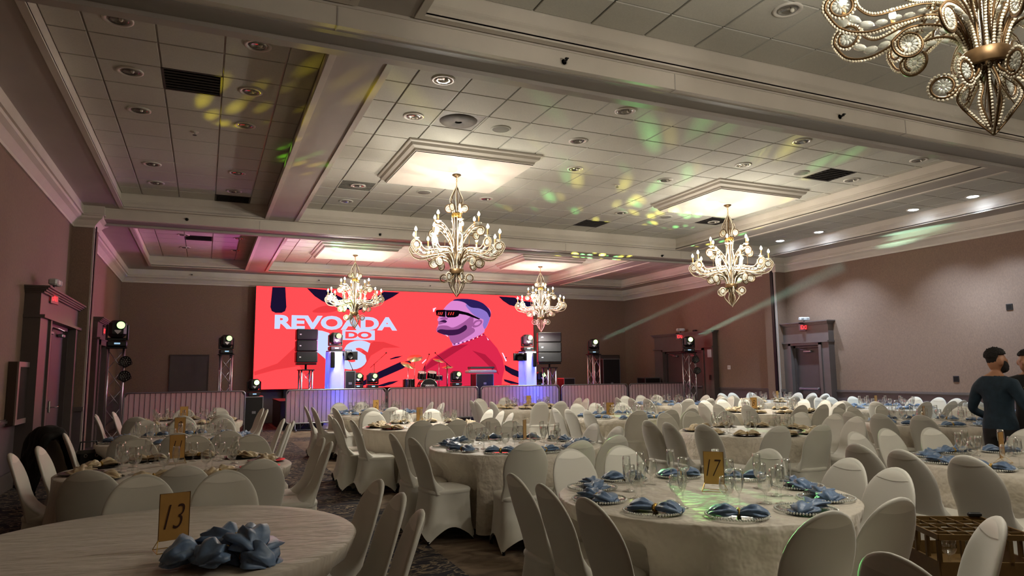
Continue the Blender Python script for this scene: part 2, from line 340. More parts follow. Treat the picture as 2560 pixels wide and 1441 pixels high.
for i, (x0, x1) in enumerate(XT):
    for j, (y0, y1) in enumerate(YT):
        o = struct(MB().bx(x0-.07, x1+.07, y0-.07, y1+.07, ZT+.012, ZT+.03).build('ceiling', TBAR))
        struct_trim = MB().frame_sweep(x0, x1, y0, y1, TRAY).build('tray_moulding', WHITE, o)
        for a, b in cuts(x0-.06, x1+.06, TX0[i]):
            for c, d in cuts(y0-.06, y1+.06, TY0):
                hit = None
                for k, v in VENTS.items():
                    if k[0] == i and k[1] == j and a < k[2] < b and c < k[3] < d: hit = (k, v)
                if hit:
                    k, v = hit; n = list(VENTS).index(k); cx, cy, w, h = (a+b)/2, (c+d)/2, b-a-.02, d-c-.02
                    t = thing('ceiling_vent', VLAB[v]+VPLACE[n], 'vent', (cx, cy, ZT), group='ceiling air grilles')
                    col = VENTM if v == 'v' else mat('diffuser_grey', (138, 132, 124), .6, var=.2, scale=6)
                    q = MB().bx(-w/2, w/2, -h/2, h/2, .0, .012).build('backing', col, t)
                    fr = MB()
                    for s_ in (-1, 1): fr.bx(-w/2, w/2, s_*h/2-.012, s_*h/2+.012, -.008, 0).bx(s_*w/2-.012, s_*w/2+.012, -h/2, h/2, -.008, 0)
                    fr.build('rim', col if v == 'v' else TILE, t)
                    if v == 'r': MB().lathe([(.05, -.02), (.12, -.03), (.24, -.028), (.27, -.004)], 24).build('core', mat('sooty_diffuser', (92, 84, 76), .7, var=.3, scale=8), t, True)
                    else:
                        for s_ in range(7): MB().box((0, -h/2+(s_+.7)*h/7.4, -.004), (w-.03, .05, .004), Matrix.Rotation(.5, 3, 'X')).build('louvre', col, t)
                    continue
                t = link('ceiling_tile', tile_mesh(b-a-.016, d-c-.016), o, ((a+b)/2, (c+d)/2, ZT))
# beams carrying the folding-wall tracks
for y0, y1 in ((5.9, 6.38), (15.3, 15.86)):
    o = struct(MB().bx(XL+.1, XR-.1, y0, y1, ZB, ZS+.01).build('ceiling_beam', WHITE))
    MB().bx(XL+.2, XR-.2, y0+.10, y1-.12, ZB-.006, ZB+.002).build('track_slot', mat('track_grey', (150, 145, 138), .5), o)
    MB().bx(XL+.2, XR-.2, y1-.10, y1+.02, ZB-.045, ZB+.02).build('track_lip', SOFFIT, o)
    MB().bx(XL+.2, XR-.2, y0-.012, y0, ZS-.03, ZS).build('bead_moulding', WHITE, o)
    for xx in (.95, 4.6, 8.3, 11.9): MB().bx(xx, xx+.012, y0-.004, y1, ZB-.004, ZS-.03).build('joint_strip', SOFFIT, o)
# pilasters by the folding-wall pockets
for side, xa, xb in (('left', XL, XL+.35), ('right', XR-.35, XR)):
    for y0 in (5.95, 15.36):
        y1 = y0+.55
        o = struct(MB().bx(xa, xb, y0, y1, ZR, 4.46).build('wall_'+side, WALL))
        MB().bx(xa, xb, y0, y1, 0, ZR-.04).build('lower_panel', WAINSCOT, o)
        MB().bx(xa-.02, xb+.02, y0-.03, y1+.01, ZR-.05, ZR+.03).build('rail', CASING, o)
        MB().frame_sweep(xa, xb, y0, y1, CROWN).build('crown', WHITE, o)
        ex = xb if side == 'left' else xa; sg = 1 if side == 'left' else -1
        MB().bx(min(ex, ex+sg*.03), max(ex, ex+sg*.03), y0+.02, y0+.08, 0, 4.5).build('edge_strip', SOFFIT, o)
        MB().bx(min(ex, ex+sg*.045), max(ex, ex+sg*.045), y0+.10, y0+.2, 0, 4.56).build('pocket_seal', BLACKM, o)
        MB().bx(min(ex, ex+sg*.03), max(ex, ex+sg*.03), y0+.22, y0+.5, 0, 4.56).build('pocket_door', WALL, o)
# chandelier drop panels
PANEL = [(0, ZT+.01), (0, 5.085), (-.03, 5.07), (-.05, 5.03), (-.10, 5.0), (-.115, 4.965), (-.13, 4.96), (-.13, 4.95)]
CH = [(3.86, 11.0), (9.8, 11.0), (3.86, 19.8), (9.85, 19.9), (3.93, 2.28), (9.8, 2.28)]
for cx, cy in CH:
    o = struct(MB().frame_sweep(cx-1.13, cx+1.13, cy-1.1, cy+1.1, PANEL).build('ceiling_panel', WHITE))
    MB().bx(cx-1.0, cx+1.0, cy-.97, cy+.97, 4.95, 4.96).build('panel_face', WHITE, o)

# doors: local x along the wall, y into the room, z up
def place(o, side, y=None, x=None):
    if side == 'left': o.location = (XL, y, 0); o.rotation_euler = (0, 0, -pi/2)
    elif side == 'right': o.location = (XR, y, 0); o.rotation_euler = (0, 0, pi/2)
    else: o.location = (x, YB, 0); o.rotation_euler = (0, 0, pi)
    return o
def grand_door(n, side, y, w, opening, top, zh, leaves=1, panic=True, lever=False, lo=0.):
    o = struct(place(bpy.data.objects.new('door_%d' % n, None), side, y)); COL.objects.link(o); hw = w/2; ow = opening/2
    for s_ in (-1, 1):
        a, b = sorted((s_*hw, s_*ow+lo)); MB().bx(a, b, 0, .16, 0, zh).build('pilaster_casing', CASING, o)
        a, b = sorted((s_*ow+lo, s_*(ow-.07)+lo)); MB().bx(a, b, 0, .10, 0, top+.07).build('jamb', DOORP, o)
        a, b = sorted((s_*(ow+.09)+lo, s_*(ow+.0)+lo)); MB().bx(a, b, .16, .185, 0, zh-.016).build('casing_bead', CASING, o)
    MB().bx(-hw, hw, 0, .15, zh, 2.80).build('header_panel', CASING, o)
    MB().bx(-ow+lo, ow+lo, 0, .10, top, top+.07).build('head_jamb', DOORP, o)
    MB().bx(-ow-.09+lo, ow+.09+lo, 0, .185, top+.07, zh).build('head_casing', CASING, o)
    MB().bx(-hw-.02, hw+.02, 0, .2, zh-.015, zh+.03).build('header_bead', CASING, o)
    cap = MB()
    for k in range(4): cap.bx(-hw-.02-.02*k, hw+.02+.02*k, 0, .18+.02*k, 2.78+.025*k, 2.806+.025*k)
    cap.build('cornice', CASING, o)
    lw = (opening-.14)/leaves
    for k in range(leaves):
        x0 = -ow+.07+lo+k*lw
        lf = MB().bx(x0+.004, x0+lw-.004, .012, .05, .01, top-.005).build('leaf', DOORP, o)
        if panic:
            MB().rbox((x0+lw/2, .105, 1.0), (lw*.82, .05, .06), .012).build('panic_bar', STEEL, lf)
            for s_ in (-1, 1): MB().bx(x0+lw/2+s_*lw*.38-.04, x0+lw/2+s_*lw*.38+.04, .05, .1, .96, 1.04).build('bar_mount', STEEL, lf)
        if lever:
            hx = x0+lw-.1 if side == 'left' else x0+.1
            MB().rbox((hx, .06, 1.05), (.05, .02, .2), .008).build('lock_plate', CHROME, lf)
            MB().tube([(hx, .06, 1.04), (hx, .13, 1.04), (hx-.04, .14, 1.05), (hx-.16, .14, 1.06)], .011, 8).build('lever_handle', CHROME, lf, True)
        MB().rbox((x0+lw*.5, .09, top-.1), (.26, .06, .055), .01).build('closer_body', STEEL, lf)
        MB().tube([(x0+lw*.5, .11, top-.06), (x0+lw*.72, .14, top-.03), (x0+lw*.9, .09, top+.01)], .01, 6).build('closer_arm', STEEL, lf)
    o.scale = (1, 1.35, 1); return o
grand_door(1, 'right', 14.56, 1.64, .99, 2.15, 2.30)
grand_door(2, 'right', 20.1, 3.29, 2.2, 2.16, 2.32, leaves=2)
grand_door(3, 'left', 13.68, 3.34, 2.2, 2.36, 2.43, leaves=2, panic=False, lever=True, lo=-.1)
grand_door(4, 'left', 18.9, 1.86, 1.1, 2.2, 2.40, panic=False, lever=True)
for n, x, w in ((5, -.43, 1.06), (6, 14.75, 1.25)):
    o = struct(place(bpy.data.objects.new('door_%d' % n, None), 'back', x=x)); COL.objects.link(o)
    MB().bx(-w/2, w/2, 0, .03, 0, 2.16).build('leaf', DOORP, o)
    fr = MB().bx(-w/2-.03, w/2+.03, 0, .05, 2.16, 2.2)
    for s_ in (-1, 1): a, b = sorted((s_*w/2, s_*(w/2+.03))); fr.bx(a, b, 0, .05, 0, 2.16)
    fr.build('door_frame', mat('door_frame_dark', (62, 54, 52), .5), o)
    MB().tube([(w/2-.1, .03, 1.03), (w/2-.1, .08, 1.03), (w/2-.2, .085, 1.03)], .01, 6).build('lever_handle', STEEL, o)

# ------------------------------------------------------------------ tables, cloths, chairs
ORD = ['leftmost', 'second from left', 'third from left', 'fourth from left', 'fifth from left', 'sixth from left', 'seventh from left', 'eighth from left', 'ninth from left', 'tenth from left', 'eleventh from left', 'twelfth from left']
NAME = {'13': 'table thirteen', '11': 'table eleven', '9': 'table nine', '1': 'table one', '2': 'table two', '17': 'table seventeen', '7': 'table seven', '8': 'table eight',
        '10': 'the table before table two', '12': 'the table between tables eleven and seventeen', '4': 'the far table left of seven', 'gold': 'the table right behind table seventeen',
        'column': 'the farthest table by the column', 'barrier': 'the table by the last barrier', 'wall': 'the far table along the wall',
        'man': 'the table beside the standing man', 'hidden': 'the table behind the standing man', 'right': 'the table right of table seventeen'}
TC = {'13': (-.165, 3.79), '11': (-.16, 6.68), '9': (-.23, 9.55), '1': (-.265, 13.0), '2': (3.13, 13.74), '10': (3.04, 10.1), '12': (3.08, 6.9), '17': (2.93, 3.64), '7': (6.7, 10.3), '4': (6.62, 14.1),
      'gold': (6.46, 7.0), '8': (9.75, 10.1), 'column': (12.9, 13.3), 'barrier': (10.0, 13.4), 'wall': (12.45, 9.75), 'man': (9.6, 6.8), 'hidden': (12.75, 6.75), 'right': (6.25, 3.6)}
STD = [14, -8, -30, 112, 90, 68, 166, 188, 210, 250, 271, 292]
CHAIR_ANG = {'13': [152], '11': [152], '9': [22, 0, -22, 112, 90, 68, 212, 190], '1': [243, 270, 296, 20, -2, 66, 90, 150, 180, 207],
             '2': [178, 222, 252, 270, 112, 90, 15, 353, 332, 200], '10': [168, 90, 68], '12': [291],
             '17': [], '7': [177, 193, 211, 102, 84, 246, 268, 290, 12, -10, 60], '4': [171, 191, 212, 122, 256, 276, 4, 346, 322, 90],
             'gold': [107, 86, 15, -8, -30, 64], 'right': [112, 90, 68, 30, 225], 'hidden': [150, 172, 195, 112, 90, 128]}
# surveyed positions of the tops of chair backs
CHAIR_TOP = {'13': [(945, 1203), (1000, 1237), (1047, 1280), (360, 1196), (554, 1184)], '11': [(30, 1136), (221, 1178), (459, 1166), (651, 1150), (805, 1097), (825, 1107), (349, 1099), (484, 1095), (621, 1090)],
             '9': [(319, 1089), (446, 1084), (571, 1078)], '10': [(838, 1048), (853, 1054), (933, 1030), (1054, 1056), (1150, 1051), (1225, 1025), (1255, 1029), (1279, 1034), (1227, 1046)],
             '12': [(981, 1086), (1032, 1096), (1098, 1062), (1189, 1058), (1277, 1054), (1324, 1111), (1452, 1103), (1480, 1061), (1546, 1068)],
             '17': [(1285, 1187), (1360, 1213), (1470, 1248), (1424, 1125), (1551, 1117), (1922, 1125), (2085, 1285), (2242, 1247), (2090, 1150), (2238, 1173)],
             'gold': [(1605, 1053), (1660, 1058), (1730, 1067), (1960, 1070), (2055, 1063)], 'right': [(2110, 1112), (2230, 1128), (2380, 1150)]}
BLUE_SET = {'17', '12', '9', '2', '7', 'right', 'man', 'wall', 'barrier', 'hidden'}
TOP = .765

def make_chair():
    t = thing('banquet_chair', '', 'chair', group='white stretch-covered banquet chairs')
    N = 40; mb = MB(); vs = []; fs = []; rows = 9
    def sup(a, A, B, e):
        c, s_ = cos(a), sin(a); r = (abs(c/A)**e+abs(s_/B)**e)**(-1/e); return r*c, r*s_
    for k in range(rows):
        q = k/(rows-1)
        for i in range(N):
            a = 2*pi*i/N+pi/4; e = 7-3*q; A = .238-.028*q**.6; B = .262-.048*q**.6
            x, y = sup(a, A, B, e); mid = abs(cos(2*a))**.8
            pin = (1-q)*.03*mid*4*q if q < 1 else 0; L_ = hypot(x, y); x *= 1-pin/L_; y *= 1-pin/L_
            z0 = .012+.125*mid; z = z0+(.435-z0)*q; vs.append((x, y-.028*(1-q), z))
    for k in range(rows-1):
        for i in range(N): j = (i+1) % N; fs.append((k*N+i, k*N+j, k*N+N+j, k*N+N+i))
    mb.add(vs, fs); mb.build('skirt', SPANDEX, t, True)
    mb = MB(); vs = []; fs = []; ring = [(1, .432), (1.015, .447), (1.0, .461), (.95, .470), (.75, .475), (.4, .477), (.02, .478)]
    for sc, z in ring:
        for i in range(N): x, y = sup(2*pi*i/N+pi/4, .212, .216, 4.2); vs.append((x*sc, y*sc, z))
    for k in range(len(ring)-1):
        for i in range(N): j = (i+1) % N; fs.append((k*N+i, k*N+j, k*N+N+j, k*N+N+i))
    MB().add(vs, fs).build('seat', SPANDEX, t, True)
    n = 28; vs = []; fs = []
    zs = [.43, .465, .485, .51, .545, .585, .63, .68, .73, .77, .81, .845, .875, .9, .92, .935, .944, .948]
    for z in zs:
        f = (z-.43)/.52; cy = -.175-.155*f**1.1
        if z <= .69: w = .190 + .015*((z-.56)/.13 if z > .56 else (.56-z)/.12)
        else: w = .205*sqrt(max(.0, 1-((z-.69)/.2585)**2.15))
        th = .021; fill = .13*max(0, (1-(z-.46)/.2))**2.6 if z < .66 else 0
        if z > .9: th *= sqrt(max(.05, 1-((z-.9)/.0482)**2))
        for i in range(n):
            a = 2*pi*i/n; x = w*math.copysign(abs(cos(a))**.75, cos(a)); y = th*math.copysign(abs(sin(a))**.8, sin(a))
            if sin(a) > 0: y += fill*sin(a)**.5
            y -= .028*(1-(x/.206)**2)*(.4+.6*f)      # back wraps slightly round the sitter
            vs.append((x, cy+y+.016, z))
    for k in range(len(zs)-1):
        for i in range(n): j = (i+1) % n; fs.append((k*n+i, k*n+j, k*n+n+j, k*n+n+i))
    fs.append(tuple(range((len(zs)-1)*n, len(zs)*n)))
    MB().add(vs, fs).build('backrest', SPANDEX, t, True)
    cap = MB(); U, V = 14, 4                     # the stretched pocket that holds the cover to the top of the back
    for sd in (-1, 1):
        vs = []; fs = []
        for v in range(V+1):
            for i in range(U+1):
                u = -1+2*i/U; x = .125*u; zt = .69+.2585*(1-(x/.205)**2)**(1/2.15)-.012; z = zt-.062*(1-u*u)*v/V-.002
                f = (z-.43)/.52; w = .205*sqrt(max(.001, 1-((z-.69)/.2585)**2.15)) if z > .69 else .2
                th = .021*(sqrt(max(.05, 1-((z-.9)/.0482)**2)) if z > .9 else 1); c_ = min(1, abs(x)/w)**(1/.75)
                vs.append((x, -.175-.155*f**1.1+.016+sd*(th*max(0, 1-c_*c_)**.4+.0016)-.028*(1-(x/.206)**2)*(.4+.6*f), z))
        for v in range(V):
            for i in range(U): b_ = v*(U+1)+i; fs.append((b_, b_+1, b_+U+2, b_+U+1))
        cap.add(vs, fs)
    cap.build('stretch_pocket', mat('spandex_pocket', (228, 225, 214), .55), t, True)
    ft = MB().cyl((0, 0, 0), (0, 0, .03), .014, 8).mesh('foot'); ft.materials.append(BLACKM)
    for sx in (-1, 1):
        for sy in (-1, 1): link('foot', ft, t, (sx*.208, sy*.222-.028, 0))
    return t
chair0 = make_chair(); chair_used = [False]
def put_chair(x, y, fx, fy, label):
    a = atan2(fy-y, fx-x)-pi/2
    if not chair_used[0]: chair_used[0] = True; chair0.location = (x, y, 0); chair0.rotation_euler = (0, 0, a); chair0['label'] = label; return chair0
    return dup(chair0, (x, y, 0), a, label)

def cloth_mesh(seed, hem, dents=()):
    rnd = random.Random(seed); N = 168; vs = [(0, 0, TOP)]; fs = []; R = .915
    ph = [rnd.uniform(0, 2*pi) for _ in range(6)]
    rings = [(.25, 0), (.5, 0), (.75, 0), (.9, 0), (.99, -.001), (1.0, -.008)]
    M = 9
    for k, (s_, dz) in enumerate(rings):
        for i in range(N):
            a = 2*pi*i/N; x, y = R*s_*cos(a), R*s_*sin(a)
            w = .0025*noise.noise((x*6+seed, y*6, 0)) if s_ < .95 else 0
            vs.append((x, y, TOP+dz+w))
    for m in range(1, M+1):
        q = m/M
        for i in range(N):
            a = 2*pi*i/N
            f = .5*sin(9*a+ph[0]+.6*sin(2*a+ph[3]))+.35*sin(14*a+ph[1]+.8*sin(3*a+ph[4]))+.25*sin(5*a+ph[2])
            fold = max(-.55, f)**3*.5+f*.5
            r = R+.006*q+.15*q**1.1*(.28+.95*fold)+.008*noise.noise((a*4, q*3, seed))
            z = TOP-.008-(TOP-.008-hem)*q - (.02*fold*q if m == M else 0)
            for da, dr in dents:                   # the seats push the hanging cloth inwards
                dd = abs((a-da+pi) % (2*pi)-pi); w = 1-min(1, max(0, (dd-.24)/.10)); w = w*w*(3-2*w)
                g = min(1, max(0, (TOP-.05-z)/.20)); g = g*g*(3-2*g); r = r+(min(r, dr)-r)*w*g
            vs.append((r*cos(a), r*sin(a), max(.012, z)))
    for i in range(N): fs.append((0, 1+i, 1+(i+1) % N))
    for k in range(len(rings)+M-1):
        for i in range(N): j = (i+1) % N; b = 1+k*N; fs.append((b+i, b+N+i, b+N+j, b+j))
    return MB().add(vs, fs).mesh('tablecloth', True)
def make_table():
    t = thing('round_table', '', 'table', group='round banquet tables under cloths')
    MB().lathe([(.001, .735), (.88, .735), (.895, .742), (.895, .752), (.88, .758), (.001, .758)], 48).build('tabletop', mat('plywood', (150, 118, 82), .6), t)
    for k in range(4):
        a = pi/4+k*pi/2; MB().tube([(.62*cos(a), .62*sin(a), .735), (.60*cos(a), .60*sin(a), .3), (.62*cos(a), .62*sin(a), 0)], .016, 8).build('leg', BLACKM, t, True)
    return t
table0 = make_table(); first = True

# ---- tableware
def lathe_thing(name, profs, label, cat, group, mats):
    t = thing(name, label, cat, group=group)
    for nm, pr, n, mt in profs: MB().lathe(pr, n).build(nm, mt, t, True)
    return t
FL_FOOT = [(.001, .001), (.033, .001), (.034, .003), (.012, .008), (.005, .014)]; FL_STEM = [(.005, .014), (.004, .05), (.005, .085), (.009, .093)]
FL_BOWL = [(.009, .093), (.017, .105), (.025, .13), (.028, .16), (.026, .20), (.0245, .225), (.0235, .225), (.025, .20), (.027, .16), (.024, .131), (.016, .107), (.001, .1)]
GO_FOOT = [(.001, .001), (.035, .001), (.036, .004), (.014, .010), (.007, .018)]; GO_STEM = [(.007, .018), (.006, .03), (.010, .04), (.006, .05), (.009, .06), (.014, .066)]
GO_BOWL = [(.014, .066), (.030, .076), (.040, .095), (.0425, .12), (.039, .15), (.036, .168), (.0348, .168), (.038, .15), (.0413, .12), (.039, .096), (.029, .079), (.001, .07)]
flute0 = lathe_thing('champagne_flute', [('foot', FL_FOOT, 16, GLASS), ('stem', FL_STEM, 10, GLASS), ('bowl', FL_BOWL, 18, GLASS)], '', 'glass', 'champagne flutes on the tables', None)
goblet0 = lathe_thing('water_goblet', [('foot', GO_FOOT, 16, GLASS), ('stem', GO_STEM, 10, GLASS), ('bowl', GO_BOWL, 18, GLASS)], '', 'glass', 'water goblets on the tables', None)
def one_mesh(name, prof, n, cat, group):
    o = MB().lathe(prof, n).build(name, GLASS, None, True); return tag(o, None, cat, group)
flute1 = one_mesh('champagne_flute', FL_FOOT+FL_STEM[1:]+FL_BOWL[1:], 12, 'glass', 'champagne flutes on the tables')
goblet1 = one_mesh('water_goblet', GO_FOOT+GO_STEM[1:]+GO_BOWL[1:], 12, 'glass', 'water goblets on the tables')
def make_charger(clear):
    t = thing('charger_plate', '', 'plate', group='clear beaded chargers' if clear else 'black chargers')
    pr = [(.001, .004), (.105, .004), (.115, .007), (.155, .014), (.16, .014), (.16, .011), (.115, .003), (.105, .001), (.001, .001)]
    MB().lathe(pr, 40).build('dish', GLASS if clear else BLACKPLATE, t, True)
    if clear:
        b = MB()
        for k in range(64): a = 2*pi*k/64; b.ball((.162*cos(a), .162*sin(a), .013), .0068, 6, 4)
        tag(b.build('bead_rim', CRYSTAL, t, True), kind='stuff')
    else: MB().lathe([(.157, .014), (.162, .0155), (.165, .0135), (.16, .011)], 40).build('rim', BLACKPLATE, t, True)
    return t
charger_c = make_charger(True); charger_b = make_charger(False)
def make_napkin(material, seed):
    t = thing('napkin', '', 'napkin'); rnd = random.Random(seed); U, V = 27, 26; vs = []; fs = []
    p = [rnd.uniform(0, 6.28) for _ in range(4)]
    for i in range(U):
        u = -1+2*i/(U-1); q = abs(u)
        ry = .012+.058*(1-(1-min(1, q*1.3))**2)*(1-.5*max(0, q-.75)/.25); rz = .009+.013*sin(pi*min(1, q*1.05))*.9+.003
        if q > .97: ry *= .6; rz *= .4
        for k in range(V):
            a = 2*pi*k/V; pl = 1+.30*sin(7*a+p[0]+2*u)*min(1, q*2.5)+.16*sin(4*a+p[1]-5*u)*min(1, q*2)+.22*noise.noise((u*5, cos(a)*2, seed+sin(a)*2))
            x = .15*u+.012*sin(3*a+p[2])*q; y = ry*cos(a)*pl+.012*sin(2.5*u+p[3]); z = max(0.0, rz+rz*sin(a)*pl*(1.25 if sin(a) > 0 else 1))
            vs.append((x, y, z+.001))
    for i in range(U-1):
        for k in range(V): j = (k+1) % V; fs.append((i*V+k, i*V+j, i*V+V+j, i*V+V+k))
    fs += [tuple(range(V-1, -1, -1)), tuple(range((U-1)*V, U*V))]
    MB().add(vs, fs).build('folded_cloth', material, t, True)
    rg = MB().lathe([(.018, -.010), (.021, -.011), (.0215, 0), (.021, .011), (.018, .010)], 16, (0, 0, .0145), Matrix.Rotation(pi/2, 3, 'Y'))
    for k in range(10): a = pi*k/9; rg.ball((0, .022*cos(a), .0145+.022*sin(a)), .0055, 6, 4)
    rg.build('ring', GOLDW, t, True)
    return t
nap_b = [make_napkin(BLUE, s_) for s_ in (1, 2, 3)]; nap_t = [make_napkin(TAN, s_) for s_ in (4, 5, 6)]
used = set()
def use(root, loc, rz, rot=None):
    if root.name not in used:
        used.add(root.name); root.location = loc; root.rotation_euler = rot or (0, 0, rz); return root
    return dup(root, loc, rz, rot=rot)
def rank(objs, fmt):
    objs.sort(key=lambda o: seen(o.location)[0])
    for k, o in enumerate(objs): o['label'] = fmt % (ORD[k] if k < len(objs)-1 or k == 0 else 'rightmost')
def split_rank(objs, c, fmt):
    dc = seen((*c, .7))[2]
    near = [o for o in objs if seen(o.location)[2] < dc]; far = [o for o in objs if o not in near]
    rank(near, fmt.replace('SIDE', 'near side')); rank(far, fmt.replace('SIDE', 'far side'))
rnd = random.Random(11)
FINE = {'17', '12', '11', 'right', 'gold', '9', '10'}
SKIP_GLASS = {'13'}
for key, (cx, cy) in TC.items():
    nm = NAME[key]
    t = table0 if first else dup(table0, (0, 0, 0), 0); first = False
    t.location = (cx, cy, 0); t.rotation_euler = (0, 0, rnd.uniform(0, 3)); t['label'] = 'round banquet table hidden under its cloth, ' + nm
    chairs = []
    spots = []
    for a in CHAIR_ANG.get(key, STD):
        a2 = radians(a+rnd.uniform(-2, 2)); r = 1.31+rnd.uniform(-.03, .05)
        if key == 'hidden' and abs(a) < 90: continue
        spots.append((cx+r*cos(a2), cy+r*sin(a2)))
    for px_ in CHAIR_TOP.get(key, []):
        q = at_z(*px_, .94); d = Vector((q.x-cx, q.y-cy)); L_ = min(1.48, max(1.1, d.length)); d = d.normalized()*L_; spots.append((cx+d.x, cy+d.y))
    for tx, ty in spots:
        ra = atan2(ty-cy, tx-cx); ax = round(ra/(pi/2))*pi/2; ca = ax+(ra-ax)*.2+radians(rnd.uniform(-5, 5))
        x, y = tx-.325*cos(ca), ty-.325*sin(ca)
        chairs.append(put_chair(x, y, x-cos(ca), y-sin(ca), ''))
    cm = cloth_mesh(rnd.randrange(1, 60), .05, [(atan2(o.location.y-cy, o.location.x-cx), max(.55, hypot(o.location.x-cx, o.location.y-cy)-.235)) for o in chairs]); cm.materials.append({'13': LINEN, '17': LINEN2}.get(key, rnd.choice((LINEN, LINEN2))))
    c = link('tablecloth', cm, None, (cx, cy, 0)); tag(c, 'ivory cloth draped over ' + nm, 'tablecloth', 'ivory floor-length tablecloths')
    split_rank(chairs, (cx, cy), 'white covered chair, %s, SIDE of ' + nm)
    if key == '13': continue
    blue = key in BLUE_SET; fl, go, chg, nap = [], [], [], []; a0 = rnd.uniform(0, .6)
    for k in range(10):
        a = a0+2*pi*k/10; r = .715
        p = (cx+r*cos(a), cy+r*sin(a), TOP+.003)
        chg.append(use(charger_c if blue else charger_b, p, a))
        q = rnd.choice(nap_b if blue else nap_t); o = use(q, (p[0]+rnd.uniform(-.015, .015), p[1]+rnd.uniform(-.015, .015), TOP+.011), a+pi/2+rnd.uniform(-.5, .5)); o['group'] = ('blue' if blue else 'ivory')+' napkins in gold rings'; nap.append(o)
        for lst, fine, coarse, da, rr in ((fl, flute0, flute1, .16, .49), (go, goblet0, goblet1, .02, .455)):
            aa = a+da+rnd.uniform(-.06, .06); rr += rnd.uniform(-.035, .035)
            lst.append(use(fine if key in FINE else coarse, (cx+rr*cos(aa), cy+rr*sin(aa), TOP+.003), 0))
    rank(fl, 'clear champagne flute, %s on ' + nm); rank(go, 'clear stemmed water goblet, %s on ' + nm)
    split_rank(chg, (cx, cy), ('beaded' if blue else 'black')+' charger, %s, SIDE of ' + nm)
    split_rank(nap, (cx, cy), ('blue' if blue else 'ivory')+' napkin, %s, SIDE of ' + nm)

# loose chairs in the right foreground
for (x, y), f, lab in (((2230, 1382), (1, .02), 'white stretch-covered chair cut off by the lower edge, beside the glass racks'),
                       ((2492, 1292), (-.75, .7), 'pale white-covered chair in the lower right corner before the glass racks')):
    p = at_z(x, y, .948); f = Vector((*f, 0)).normalized(); put_chair(p.x+f.x*.33, p.y+f.y*.33, p.x+f.x*2, p.y+f.y*2, lab)

# ---- numbered gold signs
def sign(key, num, off, face, edge=False):
    cx, cy = TC[key]; x, y = cx+off[0], cy+off[1]
    nm = NAME[key]
    t = thing('table_number_sign', ('gold number card facing the camera in a wire stand on ' + nm) if num else ('gold number card turned edge-on, on ' + nm), 'sign', (x, y, TOP+.003), 0, 'gold table number signs')
    t.rotation_euler = (0, 0, face)
    w, h = .125, .205
    fr = MB()
    fr.bx(-w/2, w/2, -.0016, .0016, .045, .045+h)
    card = fr.build('card', GOLDCARD, t)
    ed = MB().tube([(-w/2, 0, .045), (w/2, 0, .045), (w/2, 0, .045+h), (-w/2, 0, .045+h)], .0028, 5, True); ed.build('card_edge', mat('acrylic_edge', (110, 78, 40), .3), card)
    st = MB()
    for s_ in (-1, 1): st.tube([(s_*w/2, 0, .045), (s_*(w/2), 0, .06)], .002, 5).tube([(s_*w/2, .0, .05), (s_*(w/2+.012), -.05, .003), (s_*(w/2+.012), .05, .003), (s_*w/2, 0, .05)], .002, 5)
    st.tube([(-w/2-.012, -.05, .003), (w/2+.012, -.05, .003)], .002, 5).tube([(-w/2-.012, .05, .003), (w/2+.012, .05, .003)], .002, 5)
    st.build('wire_stand', GOLDW, t)
    if num:
        me = text_mesh(num, .16, shear=.32, bold=-.0022, sx=.62 if len(num) > 1 else .75); me.materials.append(INK)
        o = link('number', me, card); o.rotation_euler = (pi/2, 0, 0); o.location = (0, -.0035, .045+h*.5)
    return t
def facing(key, off, turn=0): cx, cy = TC[key]; return atan2(-(cy+off[1]), -(cx+off[0]))+pi/2+turn
for key, num, px, turn in (('13', '13', (432, 1378), .2), ('11', '11', (441, 1160), .12), ('9', '9', (443, 1086), .1), ('1', '1', (452, 1047), .1), ('17', '17', (1787, 1230), -.12), ('2', '2', (940, 1030), .5),
                           ('7', '7', (1526, 1045), .1), ('8', '8', (1885, 1028), .35), ('12', '', (1312, 1108), 1.3), ('man', '', (2312, 1062), 1.35), ('wall', '', (2191, 1022), 1.2), ('column', '', (1944, 1004), 1.1),
                           ('10', '', (1049, 1060), .7), ('4', '', (1322, 1018), .6), ('right', '', (2508, 1160), 1.3)):
    p = at_z(px[0], px[1], TOP); cx, cy = TC[key]; off = (p.x-cx, p.y-cy); L_ = hypot(*off)
    if L_ > .55: off = (off[0]*.3/L_, off[1]*.3/L_)
    sign(key, num, off, facing(key, off, turn))
# crumpled napkins gathered on table 13
def crumple(name, loc, sc, seed, label):
    bm = bmesh.new(); bmesh.ops.create_icosphere(bm, subdivisions=5, radius=1)
    for v in bm.verts:
        n = v.co.normalized(); d = 1+.30*(noise.ridged_multi_fractal(n*1.7+Vector((seed, seed*2, 0)), 1., 2., 4, 1., 2.)-1.0)*.6+.10*noise.noise(n*6+Vector((seed, 0, 0)))
        v.co = Vector((n.x*d*sc[0], n.y*d*sc[1], max(0, n.z*d*sc[2]+sc[2]*.35)))
    me = bpy.data.meshes.new(name); bm.to_mesh(me); bm.free(); me.polygons.foreach_set('use_smooth', [True]*len(me.polygons)); me.materials.append(BLUE)
    o = link(name, me, None, loc); return tag(o, label, 'napkin', 'crumpled blue napkins on table thirteen')
p = at_z(565, 1405, TOP); r_ = Vector((rt.x, rt.y, 0)).normalized(); f_ = Vector((fw.x, fw.y, 0)).normalized()
